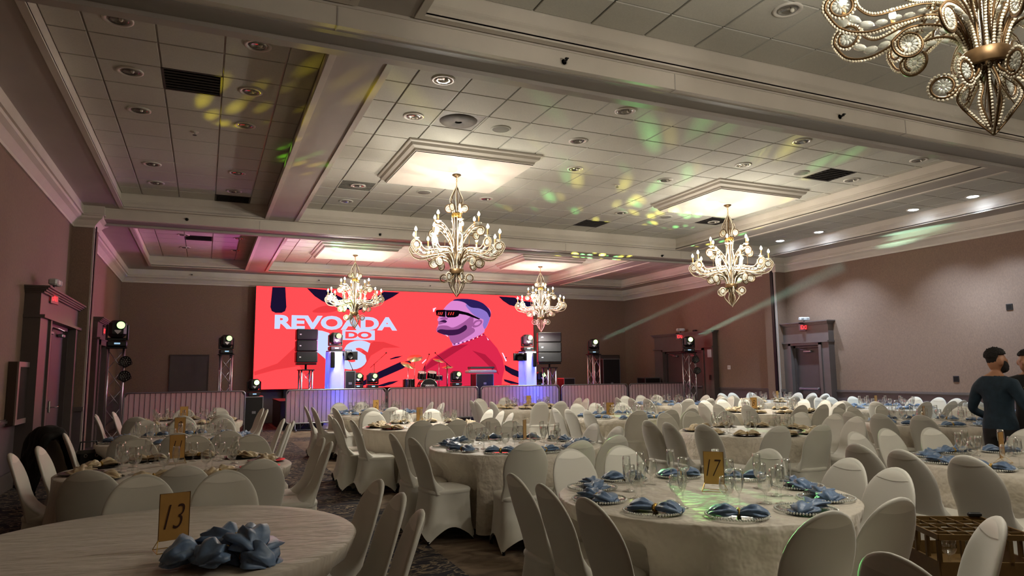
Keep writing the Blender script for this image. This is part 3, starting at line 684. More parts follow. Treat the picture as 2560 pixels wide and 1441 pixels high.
for k, (dx, dy, dz, sc, rz, tilt, lab) in enumerate(((-.085, -.045, 0, 1.05, .5, .05, 'left'), (.03, .02, .028, 1.15, -.7, -.15, 'topmost'), (.085, -.03, 0, 1.0, -.25, .0, 'right'), (-.01, .075, 0, 1.1, .15, .1, 'rear'), (.02, -.06, .012, .95, 1.0, .1, 'front'))):
    q = p+r_*dx+f_*dy; o = dup(nap_b[k % 3], (q.x, q.y, TOP+.004+dz), 0, 'crumpled dusty blue napkin, %s one of the heap on table thirteen' % lab, 'crumpled blue napkins on table thirteen', (tilt, .12*(-1)**k, rz-YAW)); o.scale = (sc*.95, sc*1.3, sc*1.7)

# ------------------------------------------------------------------ chandeliers
def spline(pts, n=8):
    P = [Vector(p) for p in pts]; out = []
    for i in range(len(P)-1):
        a, b, c, d = P[max(0, i-1)], P[i], P[i+1], P[min(len(P)-1, i+2)]
        for k in range(n):
            t = k/n; out.append(.5*((2*b)+(c-a)*t+(2*a-5*b+4*c-d)*t*t+(3*b-a-3*c+d)*t**3))
    return out+[P[-1]]
def rz3(p): return (p[0], 0, p[1])
def scroll(cx, cz, r, a0, turns, n=26, shrink=.55): return [(cx+r*(1-shrink*k/n)*cos(a0+turns*2*pi*k/n), cz+r*(1-shrink*k/n)*sin(a0+turns*2*pi*k/n)) for k in range(n+1)]
def beads_on(mb, pts, step, r, off):
    acc = 0; pts = [Vector(p) for p in pts]
    for a, b in zip(pts, pts[1:]):
        L_ = (b-a).length
        if L_ < 1e-6: continue
        t = (b-a)/L_; nrm = Vector((-t.z, 0, t.x))
        while acc < L_: mb.bead(a+t*acc+nrm*off, r); acc += step
        acc -= L_
def rosette(cx, cz, r):
    mb = MB(); mb.ball((cx, 0, cz), r*.3, 8, 5, (1, .5, 1))
    for k in range(12):
        a = 2*pi*k/12; mb.ball((cx+r*.66*cos(a), 0, cz+r*.66*sin(a)), r*.36, 6, 4, (1, .45, .42), Matrix.Rotation(-a, 3, 'Y'))
    return mb
def make_chandelier():
    t = thing('chandelier', '', 'chandelier', group='gilt crystal chandeliers')
    MB().lathe([(.001, 0), (.075, 0), (.078, -.012), (.05, -.03), (.02, -.05), (.001, -.055)], 20).build('canopy', GOLD, t, True)
    ch = MB()
    for k in range(6):
        z = -.05-.032*k; q = []
        for i in range(10): a = 2*pi*i/10; q.append((.011*cos(a), 0, z-.018+.02*sin(a)) if k % 2 else (0, .011*cos(a), z-.018+.02*sin(a)))
        ch.tube(q, .0035, 5, True)
    ch.build('chain', GOLDW, t)
    MB().tube([(0, 0, -.23), (0, 0, -2.05)], .014, 8).build('stem', GOLD, t)
    def leaf(z0, z1, wmax, zc, name, up_, count, rot):
        out = spline([(0.004, z0), (wmax*.55, z0+(zc-z0)*.45), (wmax, zc), (wmax*.62, zc+(z1-zc)*.6), (.03, z1)], 8)
        P = [rz3(p) for p in out]; mb = MB().tube(P, .006, 5)
        for f in (.35, .55, .75, .9):
            e = out[int(f*(len(out)-1))]; zb = z1+(e[1]-z1)*.55; mb.tube([rz3(q) for q in spline([(.012, z1+(e[1]-z1)*.15), (e[0]*.5, zb), (e[0]*.97, e[1])], 5)], .0035, 4)
        me = mb.mesh(name, True); me.materials.append(GOLD)
        bd = MB(); beads_on(bd, P, .016, .0085, .013); bm_ = bd.mesh('beads', True); bm_.materials.append(BEAD)
        for k in range(count):
            o = link(name, me, t); o.rotation_euler = (0, 0, 2*pi*k/count+rot); tag(link('beads', bm_, o), kind='stuff')
    leaf(-.23, -.66, .115, -.47, 'top_leaf', 1, 6, 0)
    leaf(-2.13, -1.72, .16, -1.91, 'bottom_leaf', -1, 4, .2)
    MB().lathe([(.07, -.69), (.085, -.69), (.088, -.70), (.088, -.755), (.085, -.765), (.07, -.765)], 24).build('upper_band', GOLDW, t, True)
    MB().lathe([(.10, -1.655), (.118, -1.655), (.122, -1.66), (.122, -1.735), (.118, -1.74), (.10, -1.74)], 28).build('lower_band', GOLD, t, True)
    def scrolls(name, path, sc, count, rot, candle=None, drops=(), wire2=None, rose=.06):
        P = [rz3(p) for p in path]; mb = MB().tube(P, .0085, 6)
        if wire2: P2 = [rz3(p) for p in wire2]; mb.tube(P2, .006, 5)
        me = mb.mesh(name, True); me.materials.append(GOLD)
        bd = MB(); beads_on(bd, P, .0175, .0095, -.015)
        if wire2: beads_on(bd, P2, .0175, .0085, .013)
        bme = bd.mesh('beads', True); bme.materials.append(BEAD)
        rm = rosette(sc[0], sc[1], rose).mesh('rosette', True); rm.materials.append(CRYSTAL)
        dm = None
        if drops:
            q = MB()
            for x, z, s_, an in drops: q.ball((x, 0, z), s_, 8, 5, (1.5, .7, .75), Matrix.Rotation(-an, 3, 'Y'))
            dm = q.mesh('crystal_drops', True); dm.materials.append(CRYSTAL)
        if candle:
            cr, cz = candle
            cup = MB().lathe([(.008, -.035), (.016, -.03), (.03, -.012), (.058, 0), (.06, .006), (.03, .006), (.014, .004), (.014, .012), (.001, .012)], 16, (cr, 0, cz)).mesh('candle_cup', True); cup.materials.append(CRYSTAL)
            sl = MB().cyl((cr, 0, cz+.01), (cr, 0, cz+.115), .0135, 10).mesh('candle', True); sl.materials.append(CANDLE)
            bl = MB().lathe([(.008, 0), (.02, .014), (.024, .03), (.019, .05), (.009, .07), (.001, .082)], 10, (cr, 0, cz+.115)).mesh('bulb', True); bl.materials.append(BULB)
        for k in range(count):
            o = link(name, me, t); o.rotation_euler = (0, 0, 2*pi*k/count+rot)
            tag(link('beads', bme, o), kind='stuff'); link('rosette', rm, o)
            if dm: tag(link('crystal_drops', dm, o), kind='stuff')
            if candle: link('candle_cup', cup, o); link('candle', sl, o); link('bulb', bl, o)
    # crown circles under the top leaves
    scrolls('crown_scroll', [(.03, -.70), (.06, -.62)]+scroll(.135, -.60, .075, pi, -1.15, 26, .25), (.135, -.60), 6, .5, rose=.042)
    # upper arms
    p = spline([(.06, -1.36), (.10, -1.22), (.19, -1.07), (.30, -.955), (.40, -.925)], 6)+scroll(.43, -1.015, .092, pi/2+.3, -1.25, 28, .45)
    w2 = spline([(.06, -1.25), (.12, -1.10), (.20, -.99), (.31, -.90), (.42, -.89)], 6)
    scrolls('upper_arm', p, (.43, -1.02), 6, .25, (.40, -.875), [(.17, -1.07, .02, .9), (.23, -.99, .022, .8), (.30, -.93, .02, .5), (.36, -.955, .018, .2)], w2, .05)
    # lower arms
    p = spline([(.07, -1.66), (.12, -1.50), (.24, -1.40), (.42, -1.42), (.60, -1.46), (.74, -1.42), (.815, -1.31)], 6)+scroll(.735, -1.285, .083, -.1, 1.2, 28, .42)
    w2 = spline([(.07, -1.60), (.13, -1.42), (.26, -1.33), (.42, -1.345), (.56, -1.365), (.64, -1.31), (.66, -1.235)], 6)
    scrolls('lower_arm', p, (.735, -1.28), 10, 0, (.745, -1.175), [(.30, -1.37, .021, 0), (.37, -1.385, .022, -.1), (.44, -1.39, .022, -.1), (.52, -1.41, .024, -.1), (.60, -1.415, .03, .1), (.665, -1.375, .03, .5)], w2, .052)
    # hanging curls
    p = spline([(.08, -1.66), (.13, -1.53), (.24, -1.46), (.38, -1.46), (.47, -1.53)], 6)+scroll(.385, -1.555, .088, .25, -1.2, 28, .4)
    scrolls('hanging_curl', p, (.385, -1.56), 8, .3, None, [(.2, -1.50, .02, .3), (.28, -1.48, .022, .1)], None, .055)
    p = spline([(.08, -1.74), (.10, -1.79), (.15, -1.83)], 6)+scroll(.215, -1.805, .07, pi+.35, 1.15, 26, .3)
    scrolls('bottom_curl', p, (.215, -1.805), 6, .5, None, (), None, .046)
    # frame loops and the bundled fronds round the stem
    fr = MB().tube([rz3(q) for q in [(.14, -1.30), (.34, -1.28), (.34, -1.10), (.20, -1.04)]], .006, 5).mesh('loop_frame', True); fr.materials.append(GOLD)
    for k in range(6): o = link('loop_frame', fr, t); o.rotation_euler = (0, 0, k*pi/3+.75)
    for nm, pts, cnt in (('inner_frond', [(.075, -.76), (.05, -.95), (.09, -1.2), (.05, -1.45), (.085, -1.66)], 10), ('outer_frond', [(.085, -1.66), (.10, -1.45), (.19, -1.33), (.27, -1.35), (.30, -1.42)], 14), ('bottom_frond', [(.07, -1.74), (.035, -1.85), (.055, -1.95), (.015, -2.08)], 6)):
        P = [rz3(q) for q in spline(pts, 6)]; m_ = MB().tube(P, .007, 5).mesh(nm, True); m_.materials.append(GOLD)
        bd = MB(); beads_on(bd, P, .0175, .008, .012); b_ = bd.mesh('beads', True); b_.materials.append(BEAD)
        for k in range(cnt): o = link(nm, m_, t); o.rotation_euler = (0, 0, 2*pi*k/cnt); tag(link('beads', b_, o), kind='stuff')
    return t
chand0 = make_chandelier()
CHL = ['gilt beaded chandelier with lit candle bulbs, largest of the four lit ones', 'gilt beaded chandelier with lit candle bulbs, above the right side of the hall', 'small-looking lit gilt chandelier before the left half of the red screen', 'small-looking lit gilt chandelier at the right edge of the red screen', 'large gilt crystal chandelier cut off by the upper right corner']
CHL.append('gilt chandelier just outside the right edge of the picture')
for k, (cx, cy) in enumerate(CH):
    o = chand0 if k == 0 else dup(chand0, (0, 0, 0), 0)
    o.location = (cx, cy, 4.95); o.rotation_euler = (0, 0, [.1, .5, .35, .2, .62, .3][k]); o['label'] = CHL[k]; w = CHW*[1, 1, 1.15, 1.15, .75, .75][k]
    for q in range(2):
        a = pi/4+q*pi; lamp('POINT', 'chandelier_light', (cx+.66*cos(a), cy+.72*sin(a), 3.78), w*1.5, CHC, .06)
    lamp('SPOT', 'added_down_fill', (cx, cy, 2.80), w*CHD*(.34 if k > 3 else 1.1 if k > 1 else 1), CHC, .25, (cx, cy, 0), 168, .5)  # unseen fill spot added below each chandelier to brighten the tables

# ------------------------------------------------------------------ LED wall
LY = 23.6
def L2(x, y, d=0): p = at_y(x, y, LY); return Vector((p.x, LY-d, p.z))
p0, p1 = L2(632, 976), L2(1332, 742)
LX0, LX1, LZ0, LZ1 = p0.x, p1.x, 1.085, p1.z
led = thing('led_video_wall', 'large red video wall showing a man in sunglasses and the words REVOADA DO RS', 'screen', ((LX0+LX1)/2, LY, 0))
def lchild(mb, name, m, d=None):
    o = mb.build(name, m, None); o.parent = led; o.location = (-(LX0+LX1)/2, -LY, 0); return o
RED = raw_emit('screen_red', (SCR, .075*LEDS, .085*LEDS), True); REDD = raw_emit('screen_dark_red', (.80*LEDS, .045*LEDS, .052*LEDS)); NAVY = emat('screen_navy', (40, 28, 66), LEDS*.5); PALE = emat('screen_pale_blue', (205, 222, 255), LEDS*.95)
SKIN = emat('screen_skin', (226, 140, 214), LEDS*.9); SKIN2 = emat('screen_skin_shade', (188, 104, 176), LEDS*.7); BEARD = emat('screen_beard', (88, 40, 100), LEDS*.45); HAIRS = emat('screen_hair', (62, 44, 120), LEDS*.5); FADE = emat('screen_fade', (160, 130, 226), LEDS*.75)
JACK = emat('screen_jacket', (240, 46, 84), LEDS*.8); JACK2 = emat('screen_jacket_fold', (206, 34, 70), LEDS*.7); GLS = emat('screen_sunglasses', (24, 14, 26), LEDS*.4); LENS = emat('screen_lens_red', (255, 70, 60), LEDS*.8); SPARK = emat('screen_white', (255, 225, 255), LEDS)
lchild(MB().bx(LX0, LX1, LY, LY+.09, LZ0, LZ1), 'cabinet', BLACK)
lchild(MB().add([(LX0, LY-.002, LZ0), (LX1, LY-.002, LZ0), (LX1, LY-.002, LZ1), (LX0, LY-.002, LZ1)], [(0, 1, 2, 3)]), 'screen', RED)
fr = MB().bx(LX0-.02, LX0, LY-.01, LY+.09, LZ0, LZ1).bx(LX1, LX1+.02, LY-.01, LY+.09, LZ0, LZ1)
lchild(fr, 'side_edge', BLACK)
for xx in (LX0+1, (LX0+LX1)/2, LX1-1): lchild(MB().bx(xx-.06, xx+.06, LY+.09, LY+.2, 0, LZ1-.1), 'support_post', BLACKM)
def art(name, m, pts, d, crop=True):
    if crop: pts = [(620+a/3.122, 640+b/3.122) for a, b in pts]
    q = [L2(x, y, d) for x, y in pts]
    q = [Vector((min(max(v.x, LX0+.01), LX1-.01), v.y, min(max(v.z, LZ0+.005), LZ1-.005))) for v in q]
    bm = bmesh.new(); f = bm.faces.new([bm.verts.new(v) for v in q]); bmesh.ops.triangulate(bm, faces=[f])
    me = bpy.data.meshes.new(name); bm.to_mesh(me); bm.free(); me.materials.append(m)
    o = link(name, me, led); o.location = (-(LX0+LX1)/2, -LY, 0); return o
def smooth2(pts, n=5, closed=True):
    P = [Vector(p) for p in pts]; N = len(P); out = []
    for i in range(N):
        a, b, c, d = P[i-1], P[i], P[(i+1) % N], P[(i+2) % N]
        for k in range(n): t = k/n; out.append(tuple(.5*((2*b)+(c-a)*t+(2*a-5*b+4*c-d)*t*t+(3*b-a-3*c+d)*t**3)))
    return out
art('dark_bar', NAVY, [(190, 244), (292, 244), (300, 400), (290, 432), (262, 446), (215, 446), (185, 432), (174, 400)], .004)
art('dark_arc', NAVY, [(458, 252), (520, 315), (580, 355), (640, 382), (760, 420), (870, 425), (960, 400), (1060, 358), (1130, 322), (1185, 286), (1060, 280), (985, 330), (900, 352), (820, 350), (740, 330), (680, 300), (640, 268)], .004)
art('dark_corner', NAVY, [(1955, 317), (1990, 352), (2040, 385), (2100, 400), (2200, 402), (2224, 398), (2224, 360), (2130, 350), (2080, 325)], .004)
for q in ([(860, 1000), (1020, 905), (1190, 828), (1262, 820), (1276, 840), (1210, 880), (1010, 968), (900, 1014)], [(1102, 806), (1150, 788), (1210, 780), (1170, 798), (1115, 810)], [(985, 1020), (1100, 984), (1180, 974), (1130, 1000), (1060, 1020)],
          [(2000, 850), (2060, 880), (2140, 912), (2140, 962), (2060, 930), (2008, 896)], [(1996, 962), (2060, 978), (2145, 1004), (2140, 1022), (2050, 1000), (2000, 980)], [(1990, 788), (2022, 792), (2012, 806)]): art('brush_stroke', NAVY, q, .004)
art('faint_figure', REDD, smooth2([(505, 440), (540, 408), (610, 388), (690, 400), (700, 425), (620, 445)]), .003)
art('faint_figure', REDD, [(40, 905), (230, 840), (380, 700), (560, 640), (620, 900), (600, 1040), (520, 1040), (400, 860), (220, 890), (50, 935)], .003)
art('faint_figure', REDD, [(900, 730), (980, 668), (1060, 672), (1190, 716), (1060, 720), (960, 780), (920, 850), (820, 960), (760, 960)], .003)
art('jacket', JACK, [(1352, 1030), (1350, 905), (1372, 866), (1425, 806), (1560, 722), (1606, 700), (1720, 660), (1835, 606), (1884, 650), (1945, 722), (1986, 800), (2003, 880), (1984, 960), (1980, 1030)], .004)
art('jacket_fold', JACK2, [(1606, 702), (1720, 690), (1640, 740), (1500, 830), (1380, 900), (1356, 905), (1380, 872), (1440, 806)], .006)
art('jacket_fold', JACK2, [(1750, 740), (1850, 770), (1930, 850), (1960, 930), (1900, 880), (1820, 800)], .006)
art('neck_and_face', SKIN, smooth2([(1604, 350), (1560, 378), (1530, 412), (1508, 446), (1482, 488), (1480, 506), (1496, 520), (1482, 545), (1470, 580), (1488, 602), (1562, 618), (1590, 652), (1604, 706), (1702, 668), (1832, 606), (1848, 570), (1888, 490), (1893, 432), (1860, 396), (1780, 372), (1700, 352)], 4), .005)
art('neck_shade', SKIN2, smooth2([(1570, 620), (1660, 620), (1740, 560), (1770, 590), (1700, 640), (1604, 690)], 4), .007)
art('temple_fade', FADE, smooth2([(1700, 380), (1800, 392), (1868, 420), (1890, 470), (1878, 520), (1850, 572), (1832, 540), (1838, 500), (1790, 480), (1740, 440)], 4), .007)
art('hair', HAIRS, smooth2([(1600, 350), (1620, 338), (1690, 335), (1770, 345), (1836, 372), (1882, 420), (1895, 462), (1884, 480), (1862, 440), (1810, 412), (1740, 402), (1690, 366), (1640, 352)], 4), .009)
art('beard_shade', SKIN2, smooth2([(1470, 584), (1490, 548), (1550, 545), (1600, 560), (1680, 520), (1745, 470), (1760, 500), (1740, 570), (1680, 615), (1590, 630), (1520, 615)], 4), .008)
art('beard', BEARD, smooth2([(1475, 592), (1500, 574), (1560, 578), (1640, 572), (1696, 540), (1706, 572), (1650, 610), (1580, 622), (1510, 610)], 4), .009)
art('moustache', BEARD, smooth2([(1494, 512), (1530, 500), (1552, 512), (1540, 522), (1510, 516)], 4), .0095)
art('lips', SKIN2, smooth2([(1486, 512), (1520, 512), (1545, 522), (1520, 530), (1488, 536)], 4), .009)
art('ear', SKIN2, smooth2([(1750, 540), (1772, 508), (1815, 500), (1828, 520), (1800, 550), (1760, 560)], 4), .009)
art('ear', SKIN, smooth2([(1765, 540), (1782, 518), (1808, 512), (1812, 524), (1790, 542)], 4), .011)
art('nostril', SKIN2, smooth2([(1496, 492), (1530, 478), (1560, 490), (1540, 500)], 4), .009)
for q in ([(1463, 428), (1478, 422), (1536, 421), (1541, 430), (1540, 478), (1500, 474), (1470, 466)], [(1545, 424), (1640, 426), (1660, 432), (1640, 470), (1615, 480), (1556, 482), (1545, 470)], [(1640, 426), (1720, 446), (1812, 492), (1802, 498), (1700, 462), (1640, 452)], [(1530, 424), (1560, 424), (1560, 436), (1530, 434)]): art('sunglasses', GLS, q, .011)
for x0, n, w in ((1478, 3, 14), (1558, 3, 18)):
    for k in range(n): art('lens_glint', LENS, [(x0+k*w, 462), (x0+k*w+8, 440), (x0+k*w+15, 440), (x0+k*w+7, 464)], .013)
for k in range(15): u = k/14; art('necklace_bead', SPARK if k % 2 else HAIRS, [(1610+u*230+a, 690-u*78-10*sin(u*pi)*-1+b) for a, b in ((-6, 0), (0, -6), (6, 0), (0, 6))], .011)
for q in ([(1442, 412), (1466, 404), (1468, 410), (1452, 416), (1450, 438), (1444, 438)], [(1356, 838), (1388, 806), (1392, 812), (1362, 842)], [(1980, 756), (1990, 760), (2020, 820), (2010, 826)], [(1862, 636), (1880, 656), (1872, 660)], [(1530, 612), (1556, 616), (1562, 634)]): art('spark', SPARK, q, .008)
def screen_text(txt, x0, x1, y0, y1, m, d, bold, shear=0., spacing=1.):
    a, b = L2(x0, y1, d), L2(x1, y0, d); me = text_mesh(txt, 1., shear, bold, 1., spacing); w, h = dims(me)
    for v in me.vertices: v.co = Vector((v.co.x*(b.x-a.x)/w, 0, v.co.y*(b.z-a.z)/h))
    me.materials.append(m); o = link('lettering', me, led); o.location = ((a.x+b.x)/2-(LX0+LX1)/2, -d, (a.z+b.z)/2); return o
screen_text('REVOADA', 686, 993, 794, 823, PALE, .006, .045)
art('word_box', PALE, [(855.5, 826), (937, 826.5), (937, 851), (855.5, 850.5)], .006, False)
screen_text('DO', 863, 929, 830, 847, RED, .009, .05)
screen_text('R', 742, 868, 827, 901, PALE, .005, .075)
screen_text('S', 848, 926, 852, 925, PALE, .0055, .06, .2)

# ------------------------------------------------------------------ crowd barriers with stretch covers
LYCRA = translucent_mat('stretch_lycra', (246, 240, 250), .36)
def barrier(x0, x1, y, label):
    w = x1-x0; t = thing('crowd_barrier', label, 'barrier', ((x0+x1)/2, y, 0), 0, 'covered crowd barriers before the stage'); h = 1.12; r = .09; z0 = .22
    P = []
    for cx, cz, a0 in ((w/2-r, h-r, 0), (-w/2+r, h-r, pi/2), (-w/2+r, z0+r, pi), (w/2-r, z0+r, 1.5*pi)):
        for k in range(6): a = a0+k*pi/10; P.append((cx+r*cos(a), 0, cz+r*sin(a)))
    MB().tube(P, .019, 8, True).build('frame', STEEL, t, True)
    n = max(6, int(w/.115)); me = MB().cyl((0, 0, z0), (0, 0, h), .007, 6).mesh('bar', True); me.materials.append(mat('backlit_dark_bar', (62, 62, 76), .6, metal=.2))  # bars coloured darker than the frame to stand for backlit silhouettes
    for k in range(1, n): link('bar', me, t, (-w/2+w*k/n, 0, 0))
    for s_ in (-1, 1):
        MB().tube([(s_*(w/2-.25), 0, z0), (s_*(w/2-.25), 0, .06), (s_*(w/2-.25), -.02, .03)], .018, 8).tube([(s_*(w/2-.25), -.3, .02), (s_*(w/2-.25), -.26, .05), (s_*(w/2-.25), .26, .05), (s_*(w/2-.25), .3, .02)], .016, 8).build('foot', STEEL, t, True)
    N, K = 40, 8; vs = []; fs = []
    for k in range(K+1):
        q = k/K; z = z0+.02+(h-.03-z0)*q
        for i in range(N+1):
            u = -1+2*i/N; ex = (w/2-.02)*u; corner = max(0, (q-.92)/.08)*.06*abs(u)**8
            yy = .024+.02*abs(u)**6*(1-q)+.006*sin(i*.9)*(1-q)*abs(u)
            vs.append((ex*(1-corner), yy, z))
    for k in range(K):
        for i in range(N): b = k*(N+1)+i; fs.append((b, b+1, b+N+2, b+N+1))
    MB().add(vs, fs).build('stretch_cover', LYCRA, t, True)
    return t
BL = ['leftmost barrier, alone behind table one', 'second from left, glowing blue before the left column', 'third from left, pink-lit before the drum kit', 'fourth from left, glowing blue before the right column', 'fifth from left, pink-lit', 'rightmost, greyish with its cover hanging past the end']
for k, (x0, x1, yt) in enumerate(((310, 613, 980), (716, 965, 974), (970, 1195, 966), (1203, 1398, 961), (1404, 1568, 955), (1573, 1752, 957))):
    Y = 19.9; a, b = at_y(x0, yt, Y), at_y(x1, yt, Y)
    barrier(a.x, b.x, Y, 'white stretch-covered crowd barrier, '+BL[k])

# ------------------------------------------------------------------ trusses, lights, speakers
def make_truss(x, y, h, w, label, cover=None, group='lighting truss towers'):
    t = thing('truss_tower', label, 'truss', (x, y, 0), .12, group); d = w/2
    MB().rbox((0, 0, .015), (.6, .6, .03), .008).build('base_plate', BLACKM, t)
    MB().rbox((0, 0, h+.015), (w+.1, w+.1, .03), .008).build('top_plate', BLACKM, t)
    for sx in (-1, 1):
        for sy in (-1, 1): MB().cyl((sx*d, sy*d, .03), (sx*d, sy*d, h), .024, 10).build('chord', ALU, t, True)
    n = max(3, round(h/.42))
    for k in range(n):
        za, zb = .06+k*(h-.1)/n, .06+(k+1)*(h-.1)/n
        if k % 2: za, zb = zb, za
        for a, b in (((-d, -d), (d, -d)), ((d, -d), (d, d)), ((d, d), (-d, d)), ((-d, d), (-d, -d))): MB().cyl((*a, za), (*b, zb), .009, 6).build('brace', ALU, t, True)
    if cover:
        prof = [(.31, .02), (w*.80, .12), (w*.76, h*.5), (w*.74, h-.02), (w*.72, h)]
        vs = []; fs = []; N = 24
        for r, z in prof:
            for i in range(N):
                a = 2*pi*i/N; c_, s_ = cos(a), sin(a); q = r/(abs(c_)**5+abs(s_)**5)**.2; vs.append((q*c_, q*s_, z))
        for k in range(len(prof)-1):
            for i in range(N): j = (i+1) % N; fs.append((k*N+i, k*N+j, k*N+N+j, k*N+N+i))
        MB().add(vs, fs).build('stretch_sleeve', LYCRA, t, True)
    return t
GREENL = emat('green_lens_glow', (170, 255, 140), 1.6); GREENH = emat('green_lens_core', (190, 255, 120), 5); LOGO = mat('printed_white_mark', (226, 226, 230), .5)
def make_head(loc, label, aim=None, tilt=.0, pan=0., s=1., mark=True, hot=False, group='moving head stage lights'):
    t = thing('moving_head_light', label, 'stage light', loc, pan, group); t.scale = (s, s, s)
    MB().rbox((0, 0, .06), (.34, .30, .11), .02).build('base', BLACK, t)
    MB().bx(-.05, .05, -.153, -.149, .05, .08).build('display', mat('blue_display', (150, 190, 220), .3, emit=.6), t)
    yk = MB().rbox((0, 0, .15), (.34, .10, .05), .015)
    for s_ in (-1, 1): yk.rbox((s_*.175, 0, .28), (.035, .11, .30), .012)
    yk.build('yoke', BLACK, t)
    hd = MB().rbox((0, 0, 0), (.30, .30, .32), .055).build('head', BLACK, t); hd.location = (0, 0, .34); hd.rotation_euler = (tilt, 0, 0)
    MB().lathe([(.075, .0), (.085, -.012), (.085, -.03), (.07, -.03)], 24, (.045, -.148, .055), Matrix.Rotation(-pi/2, 3, 'X')).build('lens_rim', BLACKM, hd, True)
    MB().lathe([(.001, .012), (.04, .010), (.078, .0)], 24, (.045, -.152, .055), Matrix.Rotation(pi/2, 3, 'X')).build('lens', GREENH if hot else GREENL, hd, True)
    if mark: MB().add([(-.06, -.1525, -.05), (.06, -.1525, -.05), (.0, -.1525, -.115)], [(0, 1, 2)]).add([(-.06, -.1525, -.05), (.06, -.1525, -.05), (.05, -.1525, -.035), (-.05, -.1525, -.035)], [(0, 1, 2, 3)]).build('printed_mark', LOGO, hd)
    return t
def make_par(loc, label, rz=0):
    t = thing('par_light', label, 'stage light', loc, rz, 'round LED par lights')
    MB().lathe([(.001, .12), (.07, .12), (.09, .1), (.115, .02), (.118, -.02), (.108, -.02), (.105, .0), (.001, .0)], 24, (0, 0, 0), Matrix.Rotation(-pi/2, 3, 'X')).build('can', BLACK, t, True)
    dots = [(0, 0)]+[(.042*cos(2*pi*k/6), .042*sin(2*pi*k/6)) for k in range(6)]+[(.082*cos(2*pi*k/11), .082*sin(2*pi*k/11)) for k in range(11)]
    me = MB().ball((0, 0, 0), .0155, 8, 4, (1, .5, 1)).mesh('led_lens', True); me.materials.append(mat('led_lens_grey', (120, 122, 120), .15, metal=.4))
    for x, z in dots: link('led_lens', me, t, (x, -.004, z))
    MB().tube([(-.125, .05, 0), (-.13, .05, -.05), (0, .06, -.13), (.13, .05, -.05), (.125, .05, 0)], .008, 6).build('bracket', BLACKM, t, True)
    return t
def on_floor(px, py_, Y): p = at_y(px, py_, Y); return p
TR = {}
def tower(key, pc, ytop, Y, w, label, cover=None):
    p = at_y(pc, ytop, Y); make_truss(p.x, p.y, p.z, w, label, cover); TR[key] = p; return p
a = tower('A', 291, 872, 17.0, .29, 'silver box truss tower by the left wall carrying two round lights')
b = tower('B', 565, 888, 21.2, .29, 'silver box truss tower beside the grey back door')
c = tower('C', 838, 880, 20.35, .32, 'truss tower in a glowing blue stretch sleeve, left of the drum kit', True)
d = tower('D', 1318, 880, 20.35, .32, 'truss tower in a glowing blue stretch sleeve, right of the keyboards', True)
e = tower('E', 1484, 888, 20.9, .29, 'silver box truss tower behind the fifth barrier')
f = tower('F', 1722, 883, 18.9, .29, 'silver box truss tower before the double doors')
make_head((a.x, a.y, a.z+.03), 'moving head light with green lens atop the tower by the left wall', pan=.15, tilt=-.1, s=1.12)
make_head((b.x, b.y, b.z+.03), 'moving head light with green lens atop the tower beside the back door', pan=.1, tilt=-.1, s=1.05)
make_head((c.x, c.y, c.z+.03), 'moving head light with green lens atop the left blue column', pan=.1, s=1.05)
make_head((d.x, d.y, d.z+.03), 'yellow-green shining moving head atop the right blue column', pan=-.1, s=1.05, hot=True)
make_head((e.x, e.y, e.z+.03), 'dazzling green moving head atop the tower behind the fifth barrier', pan=-.35, s=1.05, hot=True)
make_head((f.x, f.y, f.z+.03), 'dazzling green moving head before the double doors', pan=-.5, s=1.05, hot=True)
make_par((a.x+.2, a.y-.2, at_y(307, 905, 17).z), 'round LED par, upper one on the left wall tower', .1); make_par((a.x+.2, a.y-.2, at_y(307, 941, 17).z), 'round LED par, lower one on the left wall tower', .1)
make_par((f.x+.03, f.y-.3, at_y(1725, 900, 18.9).z), 'round LED par, upper one on the tower by the double doors', -.5); make_par((f.x+.08, f.y-.3, at_y(1730, 927, 18.9).z), 'round LED par, lower one on the tower by the double doors', -.5)
# blinder lamps clamped to the sleeves
def wash(loc, rz, label):
    t = thing('wash_light', label, 'stage light', loc, rz, 'black wash lights on the columns')
    MB().rbox((0, 0, 0), (.26, .22, .26), .04).build('housing', BLACK, t); MB().lathe([(.001, 0), (.09, 0), (.1, -.03)], 18, (0, -.112, 0), Matrix.Rotation(-pi/2, 3, 'X')).build('lens', BLACKM, t, True)
    for s_ in (-1, 1): MB().box((s_*.16, -.1, 0), (.03, .22, .24), Matrix.Rotation(s_*.4, 3, 'Z')).build('barn_door', BLACK, t)
    MB().tube([(-.15, 0, 0), (-.16, 0, .16), (.16, 0, .16), (.15, 0, 0)], .01, 6).build('bracket', BLACKM, t)
p = at_y(868, 890, 20.2); wash(p, .5, 'black wash light clamped right of the left blue column')
p = at_y(1301, 893, 20.2); wash(p, -.5, 'black wash light clamped left of the right blue column')
for px, lab in ((832, 'left'), (1336, 'right')):
    p = at_y(px, 900, 20.08); t = thing('strip_light', 'thin black strip light hung on the %s blue column' % lab, 'stage light', p, .3 if lab == 'right' else 0, 'black strip lights on the columns')
    MB().rbox((0, 0, 0), (.11, .08, .46), .015).build('housing', BLACK, t); MB().bx(-.03, .03, -.046, -.04, -.2, .2).build('lens_strip', BLACKM, t); MB().tube([(0, .04, .2), (0, .12, .24)], .012, 6).build('clamp', BLACKM, t)
